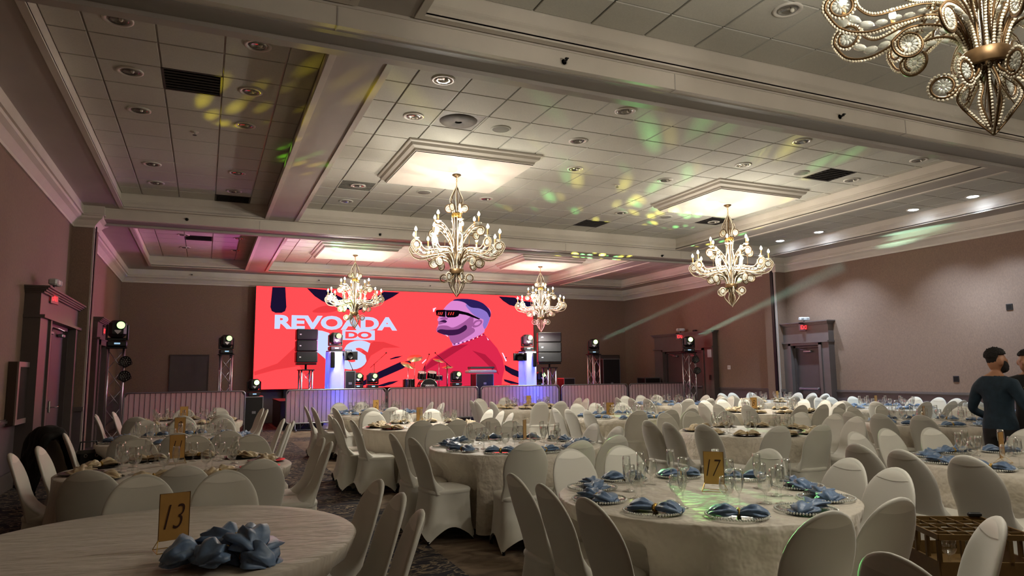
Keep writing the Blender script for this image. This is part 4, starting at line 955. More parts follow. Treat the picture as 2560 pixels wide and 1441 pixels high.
# line arrays on truss stands
def array(px0, px1, y0, y1, Y, ty0, tw, label, rz):
    a, b = at_y(px0, y1, Y), at_y(px1, y0, Y); x, w, h = (a.x+b.x)/2, b.x-a.x, b.z-a.z; tz = at_y((px0+px1)/2, ty0, Y).z
    make_truss(x, Y, tz, tw, 'short truss stand under the '+label.split(' ', 1)[1], group='short truss stands')
    t = thing('loudspeaker_array', label, 'speaker', (x, Y, tz+.03), rz, 'hung loudspeaker arrays'); z0 = a.z-tz-.03
    MB().tube([(0, 0, 0), (0, 0, z0-.05)], .03, 10).build('pole', BLACKM, t, True); MB().rbox((0, 0, z0-.03), (w*.95, .3, .05), .01).build('cradle', BLACKM, t)
    for k in range(3):
        bx_ = MB().rbox((0, 0, z0+h*(k+.5)/3), (w, .42, h/3-.012), .02).build('cabinet', BLACK, t)
        MB().bx(-w*.46, w*.46, -.216, -.211, z0+h*k/3+.03, z0+h*(k+1)/3-.03).build('grille', mat('speaker_grille', (30, 30, 33), .7, metal=.3), bx_)
        MB().bx(-w*.36, -w*.28, -.219, -.216, z0+h*(k+.5)/3-.015, z0+h*(k+.5)/3+.015).build('badge', LOGO, bx_)
array(738, 793, 824, 908, 20.37, 927, .30, 'tall black loudspeaker array before the left half of the red screen', 0)
array(1347, 1398, 832, 907, 20.37, 921, .30, 'tall black loudspeaker array beside the right edge of the red screen', -.35)
# stage platform and its gear
SZ = .80
sx0, sx1 = at_y(702, 1000, 20.75).x, at_y(1405, 1000, 20.75).x
t = thing('stage_platform', 'black-skirted stage platform under the drum kit', 'stage', ((sx0+sx1)/2, 22, 0)); hw = (sx1-sx0)/2
MB().bx(-hw, hw, -1.2, 1.2, .0, SZ-.03).build('skirt', BLACK, t); MB().bx(-hw-.02, hw+.02, -1.22, 1.22, SZ-.03, SZ).build('deck', mat('stage_deck', (30, 28, 28), .7), t)
def case(px0, px1, ytop, Y, zb, label, name='road_case', dep=.5):
    a, b = at_y(px0, ytop, Y), at_y(px1, ytop, Y); w = b.x-a.x; h = a.z-zb
    t = thing(name, label, 'case', ((a.x+b.x)/2, Y, zb), 0, 'black road cases')
    MB().rbox((0, 0, h/2), (w, dep, h), .015).build('body', BLACK, t)
    for s_ in (-1, 1):
        for q in (-1, 1): MB().bx(s_*w/2-.012, s_*w/2+.012, q*dep/2-.012, q*dep/2+.012, 0, h).build('corner_rail', STEEL, t)
    MB().bx(-w/2-.01, w/2+.01, -dep/2-.01, dep/2+.01, h-.025, h+.004).build('lid_rail', STEEL, t)
    MB().rbox((0, -dep/2-.008, h*.55), (.1, .012, .07), .004).build('latch', STEEL, t)
    return a.z, (a.x+b.x)/2
z, x = case(612, 656, 992, 20.6, 0, 'black road case with silver edges left of the screen, under a stage light'); make_head((x, 20.6, z+.004), 'moving head with bright green lens standing on the road case', pan=.1, hot=True, s=.95)
case(860, 884, 928, 21.4, SZ, 'black road case standing right of the left blue column')
case(1184, 1226, 935, 21.5, SZ, 'black road case under the keyboards')
case(1603, 1640, 945, 21.5, 0, 'low black case behind the last barrier'); case(1402, 1428, 946, 22.0, 0, 'low black box right of the short truss stand')
case(1497, 1538, 898, 22.4, 0, 'tall black cabinet before the far right back door', 'speaker_cabinet', .6)
for px, pyb, Y, lab, hot in ((893, 972, 21.3, 'moving head with green lens beside the road case', False), (931, 972, 21.2, 'moving head with patterned lens left of the drums', False), (1140, 966, 21.2, 'moving head with green lens right of the drum kit', False), (1352, 966, 21.2, 'moving head with green lens at the right stage end', False)):
    p = at_y(px, pyb, Y); q = case(px-14, px+14, pyb, Y, SZ, 'flat case under the '+lab, dep=.42); make_head((p.x, Y, q[0]+.004), lab, s=.95, hot=hot)
# drum kit
def drum_kit():
    p = at_y(1068, 970, 21.5); t = thing('drum_kit', 'black drum kit with tilted bright cymbals on stage', 'drum kit', (p.x, 21.5, SZ)); DR = mat('black_drum_lacquer', (18, 16, 18), .15); HD = mat('drum_head_white', (205, 200, 196), .5)
    def drum(name, c, r, d, ax, head=HD):
        m = ax.to_matrix() if hasattr(ax, 'to_matrix') else ax
        o = MB().lathe([(r, -d/2), (r, d/2)], 28, c, m).build(name, DR, t, True)
        for s_ in (-1, 1):
            MB().lathe([(.001, s_*d/2), (r*.98, s_*d/2)], 28, c, m).build('drum_skin', head, o)
            MB().lathe([(r*.97, s_*d/2+.01), (r*1.03, s_*d/2+.01), (r*1.03, s_*d/2-.015), (r*.99, s_*d/2-.015)], 28, c, m).build('hoop', CHROME, o, True)
        for k in range(8): a = 2*pi*k/8; q = Vector(c)+m @ Vector((r*1.02*cos(a), r*1.02*sin(a), 0)); w_ = m @ Vector((0, 0, d/2)); MB().cyl(q-w_, q+w_, .007, 5).build('tension_rod', CHROME, o)
        return o
    X90 = Matrix.Rotation(pi/2, 3, 'X'); I3 = Matrix.Identity(3)
    o = drum('bass_drum', (0, 0, .29), .28, .42, X90, BLACK)
    me = text_mesh('YAMAHA', .085, bold=.002); me.materials.append(LOGO); q = link('lettering', me, o); q.rotation_euler = (pi/2, 0, 0); q.location = (0, -.215, .36)
    drum('rack_tom', (-.17, .02, .68), .14, .2, Matrix.Rotation(.35, 3, 'X')); drum('rack_tom', (.16, .02, .68), .15, .21, Matrix.Rotation(.35, 3, 'X'))
    drum('floor_tom', (-.56, .15, .38), .19, .36, I3); drum('snare_drum', (.42, .25, .6), .18, .13, Matrix.Rotation(.1, 3, 'X'))
    BR = mat('cymbal_brass', (226, 205, 150), .25, metal=.8)
    for k, (x, y, z, r, tx, ty) in enumerate(((-.66, -.1, 1.02, .24, .45, .25), (-.36, .2, 1.24, .25, .45, -.2), (.42, .1, 1.16, .2, .3, .2), (.72, .1, .95, .19, .2, -.1))):
        o = MB().tube([(x, y, 0.02), (x, y, z)], .012, 8).build('cymbal_stand', CHROME, t, True)
        for q in range(3): a = 2*pi*q/3+k; MB().cyl((x, y, .3), (x+.22*cos(a), y+.22*sin(a), .012), .009, 6).build('tripod_leg', CHROME, o)
        MB().lathe([(.001, .03), (.03, .028), (.045, .012), (r, -.015), (r, -.018), (.045, .008)], 28, (x, y, z), Matrix.Rotation(tx, 3, 'X') @ Matrix.Rotation(ty, 3, 'Y')).build('cymbal', BR, t, True)
    return t
drum_kit()
# keyboards on a stand
p = at_y(1205, 917, 21.3); t = thing('keyboard', 'pale keyboard stack on top of the black case', 'keyboard', (p.x, 21.4, at_y(1205, 935, 21.4).z))
KB = mat('keyboard_pale', (170, 160, 162), .5); MB().rbox((0, 0, .07), (1.0, .35, .09), .02).build('lower_body', KB, t); MB().rbox((.03, .06, .2), (.86, .3, .07), .02).build('upper_body', mat('keyboard_dark', (60, 56, 62), .5), t)
for k in range(20): MB().bx(-.44+k*.044, -.44+k*.044+.038, -.185, -.09, .10, .123).build('key', LOGO, t)
for s_ in (-1, 1): MB().tube([(s_*.42, 0, .115), (s_*.42, .05, .165)], .015, 6).build('stand_arm', STEEL, t)
# microphone stands
for px, yb, Y, h, bx_, lab in ((935, 972, 21.1, 1.05, .35, 'black boom microphone stand before the letter S'), (1062, 968, 20.95, 1.0, .12, 'black boom microphone stand left of the drummer seat'), (1117, 966, 21.0, 1.05, -.4, 'black boom microphone stand right of the drum kit'), (880, 972, 21.2, .9, -.15, 'thin black microphone stand beside the left blue column')):
    p = at_y(px, yb, Y); t = thing('microphone_stand', lab, 'microphone stand', (p.x, Y, SZ), 0, 'microphone stands on stage')
    MB().tube([(0, 0, .02), (0, 0, h)], .010, 8).build('pole', BLACKM, t, True); MB().tube([(-bx_*.35, 0, h-.12), (bx_, -.05, h+.32)], .008, 6).build('boom', BLACKM, t, True)
    for k in range(3): a = 2*pi*k/3+.4; MB().cyl((0, 0, .22), (.28*cos(a), .28*sin(a), .008), .008, 6).build('tripod_leg', BLACKM, t)
    MB().ball((bx_, -.05, h+.33), .026, 8, 6).build('microphone', BLACKM, t, True)

# ------------------------------------------------------------------ fittings on ceiling and walls
DLR = mat('downlight_trim', (206, 200, 190), .35); DLI = mat('downlight_reflector', (150, 145, 138), .15, metal=.7); LIT = emat('lit_downlight', (225, 238, 255), 22)
def make_down(lit):
    t = thing('recessed_downlight', '', 'downlight', group='recessed ceiling downlights')
    MB().lathe([(.145, .0), (.145, -.012), (.128, -.016), (.108, -.012), (.104, -.002), (.095, .0)], 28).build('trim_ring', DLR, t, True)
    MB().lathe([(.10, -.006), (.085, -.018), (.06, -.004), (.001, -.001)], 24).build('reflector', LIT if lit else DLI, t, True)
    if not lit: MB().ball((.03, -.03, -.014), .022, 10, 6).build('lamp', mat('lamp_glass', (225, 220, 205), .2), t, True)
    return t
down0, down1 = make_down(False), make_down(True)
DL = [(295, 48, 'nearest of the narrow left bay, left row'), (325, 178, 'second in the left row of the narrow left bay'), (348, 275, 'third in the left row of the narrow left bay'), (380, 410, 'fourth in the left row of the narrow left bay'), (390, 457, 'last in the left row of the narrow left bay'),
      (645, 113, 'yellow-lit nearest one, right row of the narrow left bay'), (627, 228, 'second in the right row of the narrow left bay'), (613, 313, 'third in the right row of the narrow left bay'), (593, 432, 'fourth in the right row of the narrow left bay'), (585, 478, 'last in the right row of the narrow left bay'),
      (1108, 199, 'bright-rimmed one nearest the cross beam, middle bay'), (1034, 290, 'bright-rimmed second one at the left of the middle bay'), (895, 464, 'left of the big chandelier panel, nearer'), (865, 503, 'left of the big chandelier panel, farther'), (1215, 497, 'just right of the big chandelier chain'),
      (1563, 277, 'beside the yellow streaks near the cross beam'), (1445, 352, 'right of the big panel, nearest'), (1437, 422, 'right of the big panel, second'), (1663, 450, 'left of the second chandelier panel'), (2005, 353, 'nearest the cross beam at the right'), (1858, 412, 'bright-rimmed one before the second chandelier panel'), (2129, 450, 'right of the second chandelier panel'), (2297, 400, 'rightmost of the middle bay'), (1553, 532, 'amid the green streaks far down the middle bay'), (1784, 555, 'behind the second chandelier'),
      (1969, 24, 'alone in the nearest bay by the top edge')]
for k, (x, y, lab) in enumerate(DL):
    p = at_z(x, y, ZT-.006); use(down0, p, 0)['label'] = 'unlit recessed ceiling downlight, '+lab
    if k == 0: down0['label'] = 'unlit recessed ceiling downlight, '+lab
for x, y in ((-.62, 17.9), (-.62, 19.2), (-.62, 21.1), (.9-.2, 17.9), (.7, 19.2), (.7, 21.1)):
    o = use(down0, (x, y, ZT-.006), 0); o['label'] = 'unlit recessed downlight in the pink far left bay, %s row, %s' % ('left' if x < 0 else 'right', {17.9: 'nearest', 19.2: 'second', 21.1: 'last'}[y])
for k, (x, y) in enumerate(((2432, 491), (2283, 524), (2047, 580), (1950, 602))):
    p = at_z(x, y, ZT-.006); o = use(down1, p, 0); o['label'] = 'lit white recessed downlight of the right bay, %s' % ['nearest and rightmost', 'second from right', 'third from right', 'farthest and leftmost'][k]
    lamp('SPOT', 'downlight_beam', (p.x, p.y, p.z-.03), DLW, (.62, .80, 1), .05, (p.x, p.y, 0), 96, .7)
for k, (x, y, lab) in enumerate(((1252, 322, 'nearest the stained diffuser'), (2002, 432, 'beside the second chandelier panel'), (1060, 480, 'left of the big chandelier'), (1665, 542, 'behind the second chandelier panel'))):
    p = at_z(x, y, ZT-.006); t = thing('ceiling_speaker', 'round flat ceiling speaker grille, '+lab, 'speaker', p, 0, 'round ceiling speakers')
    MB().lathe([(.001, -.012), (.12, -.012), (.125, -.01)], 28).build('grille', mat('speaker_mesh', (130, 126, 118), .8), t, True); MB().lathe([(.125, -.014), (.145, -.012), (.15, 0)], 28).build('rim', TILE, t, True)
for x, y, z, lab in ((487, 330, ZT-.006, 'white ceiling sprinkler in the middle of the narrow left bay'), (1543, 462, ZT-.006, 'white ceiling sprinkler between the two big chandelier panels')):
    p = at_z(x, y, z); t = thing('sprinkler_head', lab, 'sprinkler', p, 0, 'ceiling sprinklers')
    MB().lathe([(.001, -.012), (.05, -.01), (.06, 0)], 16).build('escutcheon', WHITE, t, True); MB().cyl((0, 0, -.01), (0, 0, -.045), .012, 8).build('body', CHROME, t); MB().lathe([(.001, -.05), (.03, -.05), (.03, -.047)], 12).build('deflector', CHROME, t)
# side-wall sprinklers on the beams and the far fascia
for x, y, Y, lab in ((1410, 155, 5.9, 'nearest beam, left of the two'), (2100, 292, 5.9, 'nearest beam, right of the two'), (467, 549, 15.3, 'second beam above the left aisle'), (950, 587, 15.3, 'second beam left of the big chandelier'), (1655, 640, 15.3, 'second beam left of the right chandelier'), (1930, 660, 15.3, 'second beam above the right column'), (480, 688, YB-.2, 'far fascia above the back door'), (797, 702, YB-.2, 'far fascia left above the screen'), (1075, 716, YB-.2, 'far fascia right above the screen')):
    p = at_y(x, y, Y); t = thing('sidewall_sprinkler', 'small dark sidewall sprinkler on the '+lab, 'sprinkler', (p.x, Y, p.z), 0, 'sidewall sprinklers')
    MB().lathe([(.001, .0), (.03, .0), (.04, .008)], 14, (0, 0, 0), Matrix.Rotation(pi/2, 3, 'X')).build('escutcheon', WHITE, t, True); MB().cyl((0, 0, 0), (0, -.06, .0), .012, 8).build('body', BLACKM, t); MB().rbox((0, -.06, .012), (.04, .03, .01), .003).build('deflector', BLACKM, t)
# exit signs with emergency lights
EXITM = raw_emit('exit_red', (2.2, .06, .07)); EXITP = mat('exit_panel', (120, 74, 76), .3)
def exit_sign(pos, rz, label, elabel, light=True):
    t = thing('exit_sign', label, 'exit sign', pos, rz, 'red EXIT signs')
    MB().rbox((0, 0, 0), (.34, .02, .2), .006).build('panel', EXITP, t); MB().rbox((0, 0, .115), (.36, .05, .03), .008).build('mount', BLACKM, t)
    me = text_mesh('EXIT', .15, bold=.004, sx=.85); me.materials.append(EXITM); o = link('lettering', me, t); o.rotation_euler = (pi/2, 0, 0); o.location = (0, -.0125, 0)
    me2 = me.copy(); o = link('lettering', me2, t); o.rotation_euler = (pi/2, 0, pi); o.location = (0, .0125, 0)
    if light:
        q = thing('emergency_light', elabel, 'emergency light', (pos[0], pos[1], pos[2]+.24), rz, 'emergency lights above the exit signs')
        MB().rbox((0, 0, 0), (.30, .12, .10), .02).build('housing', mat('emergency_plastic', (205, 205, 205), .4), q)
        for s_ in (-1, 1): MB().lathe([(.001, 0), (.045, 0), (.05, -.02), (.03, -.05)], 14, (s_*.09, -.06, -.0), Matrix.Rotation(pi/2, 3, 'X')).build('lamp', mat('lamp_lens', (225, 228, 232), .15), q, True)
        MB().cyl((0, .02, -.05), (0, .02, -.11), .014, 8).build('bracket', BLACKM, q)
p = at_x(2015, 819, XR-.2); exit_sign((XR-.25, p.y, p.z), -.28, 'red EXIT sign over the single door in the right wall', 'white twin-lamp emergency light over the single right door')
p = at_x(1705, 842, XR-.2); exit_sign((XR-.25, p.y, p.z), -.5, 'red EXIT sign over the double doors', 'white twin-lamp emergency light over the double doors')
p = at_x(138, 745, XL+.25); exit_sign((XL+.24, p.y, p.z), 1.45, 'red EXIT sign seen side-on over the nearest left door', 'grey emergency light over the nearest left door')
p = at_x(230, 792, XL+.25); exit_sign((XL+.215, 19.0, 2.62), pi/2, 'thin red EXIT sign half behind the left pilaster', '', False)
p = at_x(1743, 831, XR); t = thing('wall_speaker', 'small dark box mounted over the double doors', 'speaker', (XR-.1, p.y, p.z), pi/2, None); MB().rbox((0, 0, 0), (.13, .12, .16), .015).build('box', BLACK, t); MB().bx(-.05, .05, .058, .063, -.065, .065).build('grille', BLACKM, t)
# small things on the right wall
for x, y, lab in ((2524, 768, 'black square wall outlet high on the right wall'), (2391, 948, 'black square wall outlet low on the right wall, left of the man')):
    p = at_x(x, y, XR); t = thing('wall_plate', lab, 'wall plate', (XR, p.y, p.z), pi/2, 'black square wall plates'); MB().rbox((0, .008, 0), (.135, .016, .135), .005).build('plate', BLACK, t); MB().bx(-.045, .045, .016, .019, -.045, .045).build('socket_face', BLACKM, t)
p = at_x(1823, 919, XR); t = thing('light_switch', 'white light switch plate on the reddish right wall', 'switch', (XR, p.y, p.z), pi/2); MB().rbox((0, .006, 0), (.14, .012, .13), .004).build('plate', LOGO, t); MB().bx(-.03, .03, .012, .018, -.035, .035).build('rocker', WHITE, t)
p = at_x(1777, 884, XR-.16); t = thing('notice', 'white paper notice beside the double doors', 'notice', (XR-.22, p.y, p.z), pi/2); MB().bx(-.1, .1, .0, .004, -.13, .13).build('sheet', LOGO, t)
p = at_x(1780, 944, XR-.16); t = thing('card_reader', 'black card reader beside the double doors', 'card reader', (XR-.22, p.y, p.z), pi/2); MB().rbox((0, .01, 0), (.09, .02, .16), .006).build('body', BLACK, t); MB().bx(-.02, .02, .02, .022, .03, .05).build('slot', BLACKM, t)
# fire extinguisher cabinet on the left wall
t = thing('fire_extinguisher_cabinet', 'white-framed fire extinguisher cabinet on the left wall before the door', 'cabinet', (XL+.005, 11.75, .9), -pi/2)
FRM = mat('cabinet_enamel', (140, 124, 120), .4); MB().bx(-.36, .36, 0, .10, 0, .86).build('body', mat('cabinet_side', (70, 56, 50), .5), t)
fr = MB().bx(-.36, .36, .10, .12, 0, .07).bx(-.36, .36, .10, .12, .79, .86).bx(-.36, -.27, .10, .12, .07, .79).bx(.27, .36, .10, .12, .07, .79).build('door', FRM, t)
MB().bx(-.27, .27, .104, .108, .07, .79).build('pane', GLASS, fr); MB().bx(-.27, .27, .098, .101, .07, .79).build('inner_panel', mat('cabinet_inner', (120, 104, 108), .5), t); MB().tube([(-.3, .12, .45), (-.3, .14, .43), (-.3, .12, .38)], .008, 6).build('handle', CHROME, fr)
# ------------------------------------------------------------------ glass racks, coat, bag
p = at_z(2400, 1312, .63); gx, gy = p.x, p.y
BR = mat('brown_rack_plastic', (96, 72, 34), .5, var=.12, scale=20)
def rack(z, h, grid, label, x=gx, y=gy, rz=-.5):
    t = thing('glass_rack', label, 'glass rack', (x, y, z), rz, 'stacked brown glass racks'); w = .25
    for sx, sy, lx, ly in ((1, 0, .012, .5), (-1, 0, .012, .5), (0, 1, .5, .012), (0, -1, .5, .012)):
        for z0, z1 in ((0, h*.38), (h-.03, h)): MB().bx(sx*w-lx/2, sx*w+lx/2, sy*w-ly/2, sy*w+ly/2, z0, z1).build('side_rail', BR, t)
    for k in range(5):
        u = -w+.5*k/4
        for q in ((u, -w), (u, w), (-w, u), (w, u)): MB().bx(q[0]-.01, q[0]+.01, q[1]-.01, q[1]+.01, h*.38, h-.03).build('post', BR, t)
    for k in range(1, 5):
        u = -w+.5*k/5; MB().bx(u-.004, u+.004, -w, w, h-.02, h-.005).build('divider', BR, t); MB().bx(-w, w, u-.004, u+.004, h-.02, h-.005).build('divider', BR, t)
    MB().bx(-w, w, -w, w, .0, .012).build('floor_grid', BR, t)
    for s_ in (-1, 1): MB().rbox((s_*(w-.03), w-.0, h+.012), (.08, .03, .024), .006).build('corner_lug', BLACK, t)
    return t
rack(.15, .24, True, 'brown plastic glass rack at the bottom of the stack on the dolly'); rack(.392, .235, True, 'brown plastic glass rack topmost of the stack in the lower right')
t = thing('dolly', 'low black dolly under the brown glass racks', 'dolly', (gx, gy, 0), -.5); MB().rbox((0, 0, .125), (.54, .54, .04), .01).build('deck', BLACKM, t)
for sx in (-1, 1):
    for sy in (-1, 1): MB().lathe([(.001, -.015), (.045, -.015), (.05, 0), (.045, .015), (.001, .015)], 16, (sx*.2, sy*.2, .05), Matrix.Rotation(pi/2, 3, 'X')).build('wheel', BLACK, t, True); MB().bx(sx*.2-.02, sx*.2+.02, sy*.2-.025, sy*.2+.025, .08, .108).build('caster_fork', STEEL, t)
# glasses in the top rack
for k in range(3):
    a = Vector((gx, gy, 0))+Matrix.Rotation(-.5, 3, 'Z') @ Vector((-.1+.1*k, -.05-.05*(k % 2), 0)); o = use(goblet1, (a.x, a.y, .405), 0); o['label'] = 'goblet standing in the top glass rack, %s' % ['left', 'middle', 'right'][k]; o['group'] = 'goblets in the racks'
# coat over a chair by the left wall, handbag on the seat
cp = at_z(120, 1085, .93); CO = mat('black_coat_cloth', (20, 18, 16), .85, var=.2, scale=14, bump=.4, bscale=20)
f_ = Vector((.85, .5, 0)).normalized()
put_chair(cp.x+f_.x*.32, cp.y+f_.y*.32, cp.x+f_.x*3, cp.y+f_.y*3, 'white covered chair half hidden under a black coat by the left wall')
N, K = 30, 34; vs = []; fs = []; side = Vector((-f_.y, f_.x, 0))
for k in range(K+1):
    s_ = -1+2*k/K
    for i in range(N+1):
        u = -1+2*i/N; z = .985-.10*s_*s_-.62*max(0, abs(s_)-.14)+.03*noise.noise((u*3, s_*5, 1)); dd = .07*math.tanh(s_*6)+s_*.12+.045*noise.noise((u*4, s_*4, 5))
        q = cp+side*(u*(.23+.07*abs(s_)))+f_*dd; vs.append((q.x, q.y, max(.35, z-.10*abs(u)**3)))
for k in range(K):
    for i in range(N): b_ = k*(N+1)+i; fs.append((b_, b_+1, b_+N+2, b_+N+1))
o = MB().add(vs, fs).build('coat', CO, None, True); o.modifiers.new('thickness', 'SOLIDIFY').thickness = .03; tag(o, 'black coat draped over the chair by the left wall', 'coat')
bp_ = cp+f_*.42; t = thing('handbag', 'black leather handbag on the chair with the coat', 'handbag', (bp_.x, bp_.y, .479), .6)
MB().rbox((0, 0, .12), (.30, .13, .24), .035).build('body', mat('black_leather', (14, 13, 14), .3), t); MB().tube([(-.1, 0, .22), (-.09, 0, .33), (.09, 0, .33), (.1, 0, .22)], .009, 6).build('strap', BLACK, t, True)
for s_ in (-1, 1): MB().lathe([(.012, -.004), (.02, -.004), (.02, .004), (.012, .004)], 12, (s_*.06, -.068, .18), Matrix.Rotation(pi/2, 3, 'X')).build('buckle', CHROME, t)

# ------------------------------------------------------------------ two people standing by the right-hand tables
def blend_person(name, label, loc, yaw, H, joints, edges, radii, extra, regions, voxel=.011):
    me = bpy.data.meshes.new(name); me.from_pydata([Vector(j) for j in joints], edges, []); o = bpy.data.objects.new(name, me); COL.objects.link(o)
    o.modifiers.new('skin', 'SKIN'); 
    for v, r in zip(me.skin_vertices[0].data, radii): v.radius = r if isinstance(r, tuple) else (r, r)
    me.skin_vertices[0].data[0].use_root = True
    sb = o.modifiers.new('sub', 'SUBSURF'); sb.levels = 2; sb.render_levels = 2
    bpy.context.view_layer.update(); dg = bpy.context.evaluated_depsgraph_get(); m2 = bpy.data.meshes.new_from_object(o.evaluated_get(dg)); COL.objects.unlink(o); bpy.data.objects.remove(o)
    bm = bmesh.new(); bm.from_mesh(m2); off = extra.mesh('x'); bm.from_mesh(off); m3 = bpy.data.meshes.new(name); bm.to_mesh(m3); bm.free()
    o = bpy.data.objects.new(name, m3); COL.objects.link(o); rm = o.modifiers.new('r', 'REMESH'); rm.mode = 'VOXEL'; rm.voxel_size = voxel; rm.use_smooth_shade = True
    s_ = o.modifiers.new('s', 'SMOOTH'); s_.factor = .5; s_.iterations = 4
    bpy.context.view_layer.update(); dg = bpy.context.evaluated_depsgraph_get(); m4 = bpy.data.meshes.new_from_object(o.evaluated_get(dg)); COL.objects.unlink(o); bpy.data.objects.remove(o)
    m4.materials.clear()
    for _, mt in regions: m4.materials.append(mt)
    for p in m4.polygons:
        for k, (fn, _) in enumerate(regions):
            if fn(p.center): p.material_index = k; break
    m4.polygons.foreach_set('use_smooth', [True]*len(m4.polygons))
    o = link(name, m4, None, loc); o.rotation_euler = (0, 0, yaw); return tag(o, label, 'person')
SKN = mat('skin', (172, 122, 92), .5); HAIRM = mat('dark_curly_hair', (22, 15, 12), .8, var=.3, scale=40, bump=.8, bscale=60)
def person(label, loc, yaw, shirt, pants, face_turn, arm_fwd, hairc, beard, Ht=1.75, lean=0.):
    # faces local -Y; left/right along X
    k = Ht/1.75; J = []; E = []; Rr = []
    def j(p, r, parent=None): J.append(Vector(p)*k); Rr.append((r[0]*k, r[1]*k) if isinstance(r, tuple) else (r*k, r*k)); i = len(J)-1; E.append((parent, i)) if parent is not None else None; return i
    pel = j((0, 0, .95), (.165, .12)); wa = j((0, -.0, 1.1), (.15, .11), pel); ch_ = j((0, .01, 1.3), (.185, .125), wa); up_ = j((0, .015, 1.42), (.15, .095), ch_); nk = j((0, .0, 1.50), .06, up_); nk2 = j((0, -.02, 1.56), .056, nk)
    hands = []
    for s_ in (-1, 1):
        sh = j((s_*.185, .015, 1.40), .078, up_); el, wr, ha = arm_fwd[0 if s_ < 0 else 1]
        e_ = j((s_*(.185+el[0]), el[1], el[2]), .052, sh); w_ = j((s_*(.185+wr[0]), wr[1], wr[2]), .034, e_); j((s_*(.185+ha[0]), ha[1], ha[2]), (.036, .022), w_); hands.append((Vector((s_*(.185+wr[0]), wr[1], wr[2])), Vector((s_*(.185+ha[0]), ha[1], ha[2]))))
        hp = j((s_*.095, 0, .88), (.105, .11), pel); kn = j((s_*.105, -.015, .5), .068, hp); an = j((s_*.11, .015, .1), .045, kn); j((s_*.115, -.04, .045), (.045, .04), an); j((s_*.125, -.16, .035), (.04, .03), len(J)-1)
    X = MB(); T = Matrix.Rotation(face_turn, 3, 'Z'); c = Vector((0, -.03, 1.645))*k
    def hx(p): return c+T @ (Vector(p)*k)
    X.ball(c, .1*k, 20, 14, (.76, .95, 1.18), T); X.ball(hx((0, -.035, -.055)), .075*k, 16, 10, (.78, .85, .95), T)
    X.ball(hx((0, -.105, -.015)), .018*k, 10, 8, (.8, 1.1, 1.5), T)           # nose
    for s_ in (-1, 1): X.ball(hx((s_*.086, .01, -.008)), .036*k, 12, 8, (.5, .75, 1.1), T); X.ball(hx((s_*.033, -.088, .012)), .014*k, 8, 6)
    X.ball(hx((0, -.092, -.062)), .02*k, 10, 6, (1.3, .5, .45), T)
    for w_, h_ in hands:
        w_, h_ = w_*k, h_*k; d_ = (h_-w_).normalized(); sd = d_.cross(Vector((0, 0, 1)));  sd = sd.normalized() if sd.length > .1 else Vector((1, 0, 0)); dn = sd.cross(d_)
        for q in range(4):
            b_ = h_+sd*(-.026+.0175*q)+d_*.02; L_ = (.062, .072, .068, .052)[q]; X.tube([b_-d_*.03, b_+d_*L_*.5+dn*.004, b_+d_*L_*.85-dn*.022, b_+d_*L_-dn*.045], .0095, 8)
        X.tube([w_+d_*.03-sd*.02, w_+d_*.06-sd*.05, w_+d_*.09-sd*.055-dn*.02], .011, 8)
    z_sh = 1.49*k; SH, PA = shirt, pants
    def is_hand(p): return any((p-w_*k).dot((h_-w_).normalized()) > .0 and (p-h_*k).length < .16 for w_, h_ in hands)
    regs = [(lambda p: p.z > z_sh or is_hand(p), SKN), (lambda p: p.z < .09*k, BLACK), (lambda p: p.z < .93*k, PA), (lambda p: True, SH)]
    o = blend_person('person', label, loc, yaw, Ht, J, E, Rr, X, regs)
    bm = bmesh.new(); bmesh.ops.create_icosphere(bm, subdivisions=5, radius=1)
    for v in bm.verts:
        n = v.co.normalized(); rr = 1+.10*noise.noise(n*9)+.06*noise.noise(n*18); q = Vector((n.x*.088, n.y*.108+.014, n.z*.10+.052))*k*rr
        if n.z < .25 and n.y < .25: q = Vector((n.x*.05, .0, .06))*k         # clear of the face and ears
        elif n.z < -.1: q = Vector((n.x*.074, .022+n.y*.082, .045+n.z*.115))*k*(1+.04*noise.noise(n*18))
        v.co = c+T @ q
    me = bpy.data.meshes.new('hair'); bm.to_mesh(me); bm.free(); me.polygons.foreach_set('use_smooth', [True]*len(me.polygons)); me.materials.append(HAIRM); link('hair', me, o)
    if beard:
        bm = bmesh.new(); bmesh.ops.create_icosphere(bm, subdivisions=4, radius=1)
        for v in bm.verts:
            n = v.co.normalized(); q = Vector((n.x*.073, -.036+n.y*(.078 if n.y < 0 else .05), -.074+n.z*.05*(1+.5*abs(n.x)**2)))*k*(1+.05*noise.noise(n*12)); q.z += .06*max(0, (abs(n.x)-.4)/.6)*(1 if n.z > 0 else .2)*k; v.co = c+T @ q
        me = bpy.data.meshes.new('beard'); bm.to_mesh(me); bm.free(); me.polygons.foreach_set('use_smooth', [True]*len(me.polygons)); me.materials.append(HAIRM); link('beard', me, o)
    return o
TEAL = mat('dark_teal_knit', (22, 42, 56), .85, var=.2, scale=18, bump=.25, bscale=30); DARKP = mat('black_trousers', (20, 17, 16), .8); TEE = mat('black_tee', (18, 18, 20), .8)
ARM_A = (((.10, -.02, 1.16), (.10, -.22, 1.02), (.06, -.30, .98)), ((.12, .02, 1.12), (.06, -.24, 1.0), (-.02, -.33, .97)))
q = Vector((0, 0, EYE))+sight(2486, 900)*7.3; mx_, my_ = q.x, q.y
person('man with dark curly hair and beard in a dark teal long-sleeved jumper', (mx_, my_, 0), 1.45, TEAL, DARKP, -.35, ARM_A, None, True, 1.71)
q = Vector((0, 0, EYE))+sight(2566, 900)*8.25
o2 = person('person in a printed black tee half cut off at the right edge', (q.x, q.y, 0), -1.25, TEE, DARKP, -.1, ARM_A, None, False, 1.71)
PR = mat('tee_print_yellow', (205, 190, 60), .6); PR2 = mat('tee_print_red', (180, 60, 50), .6)
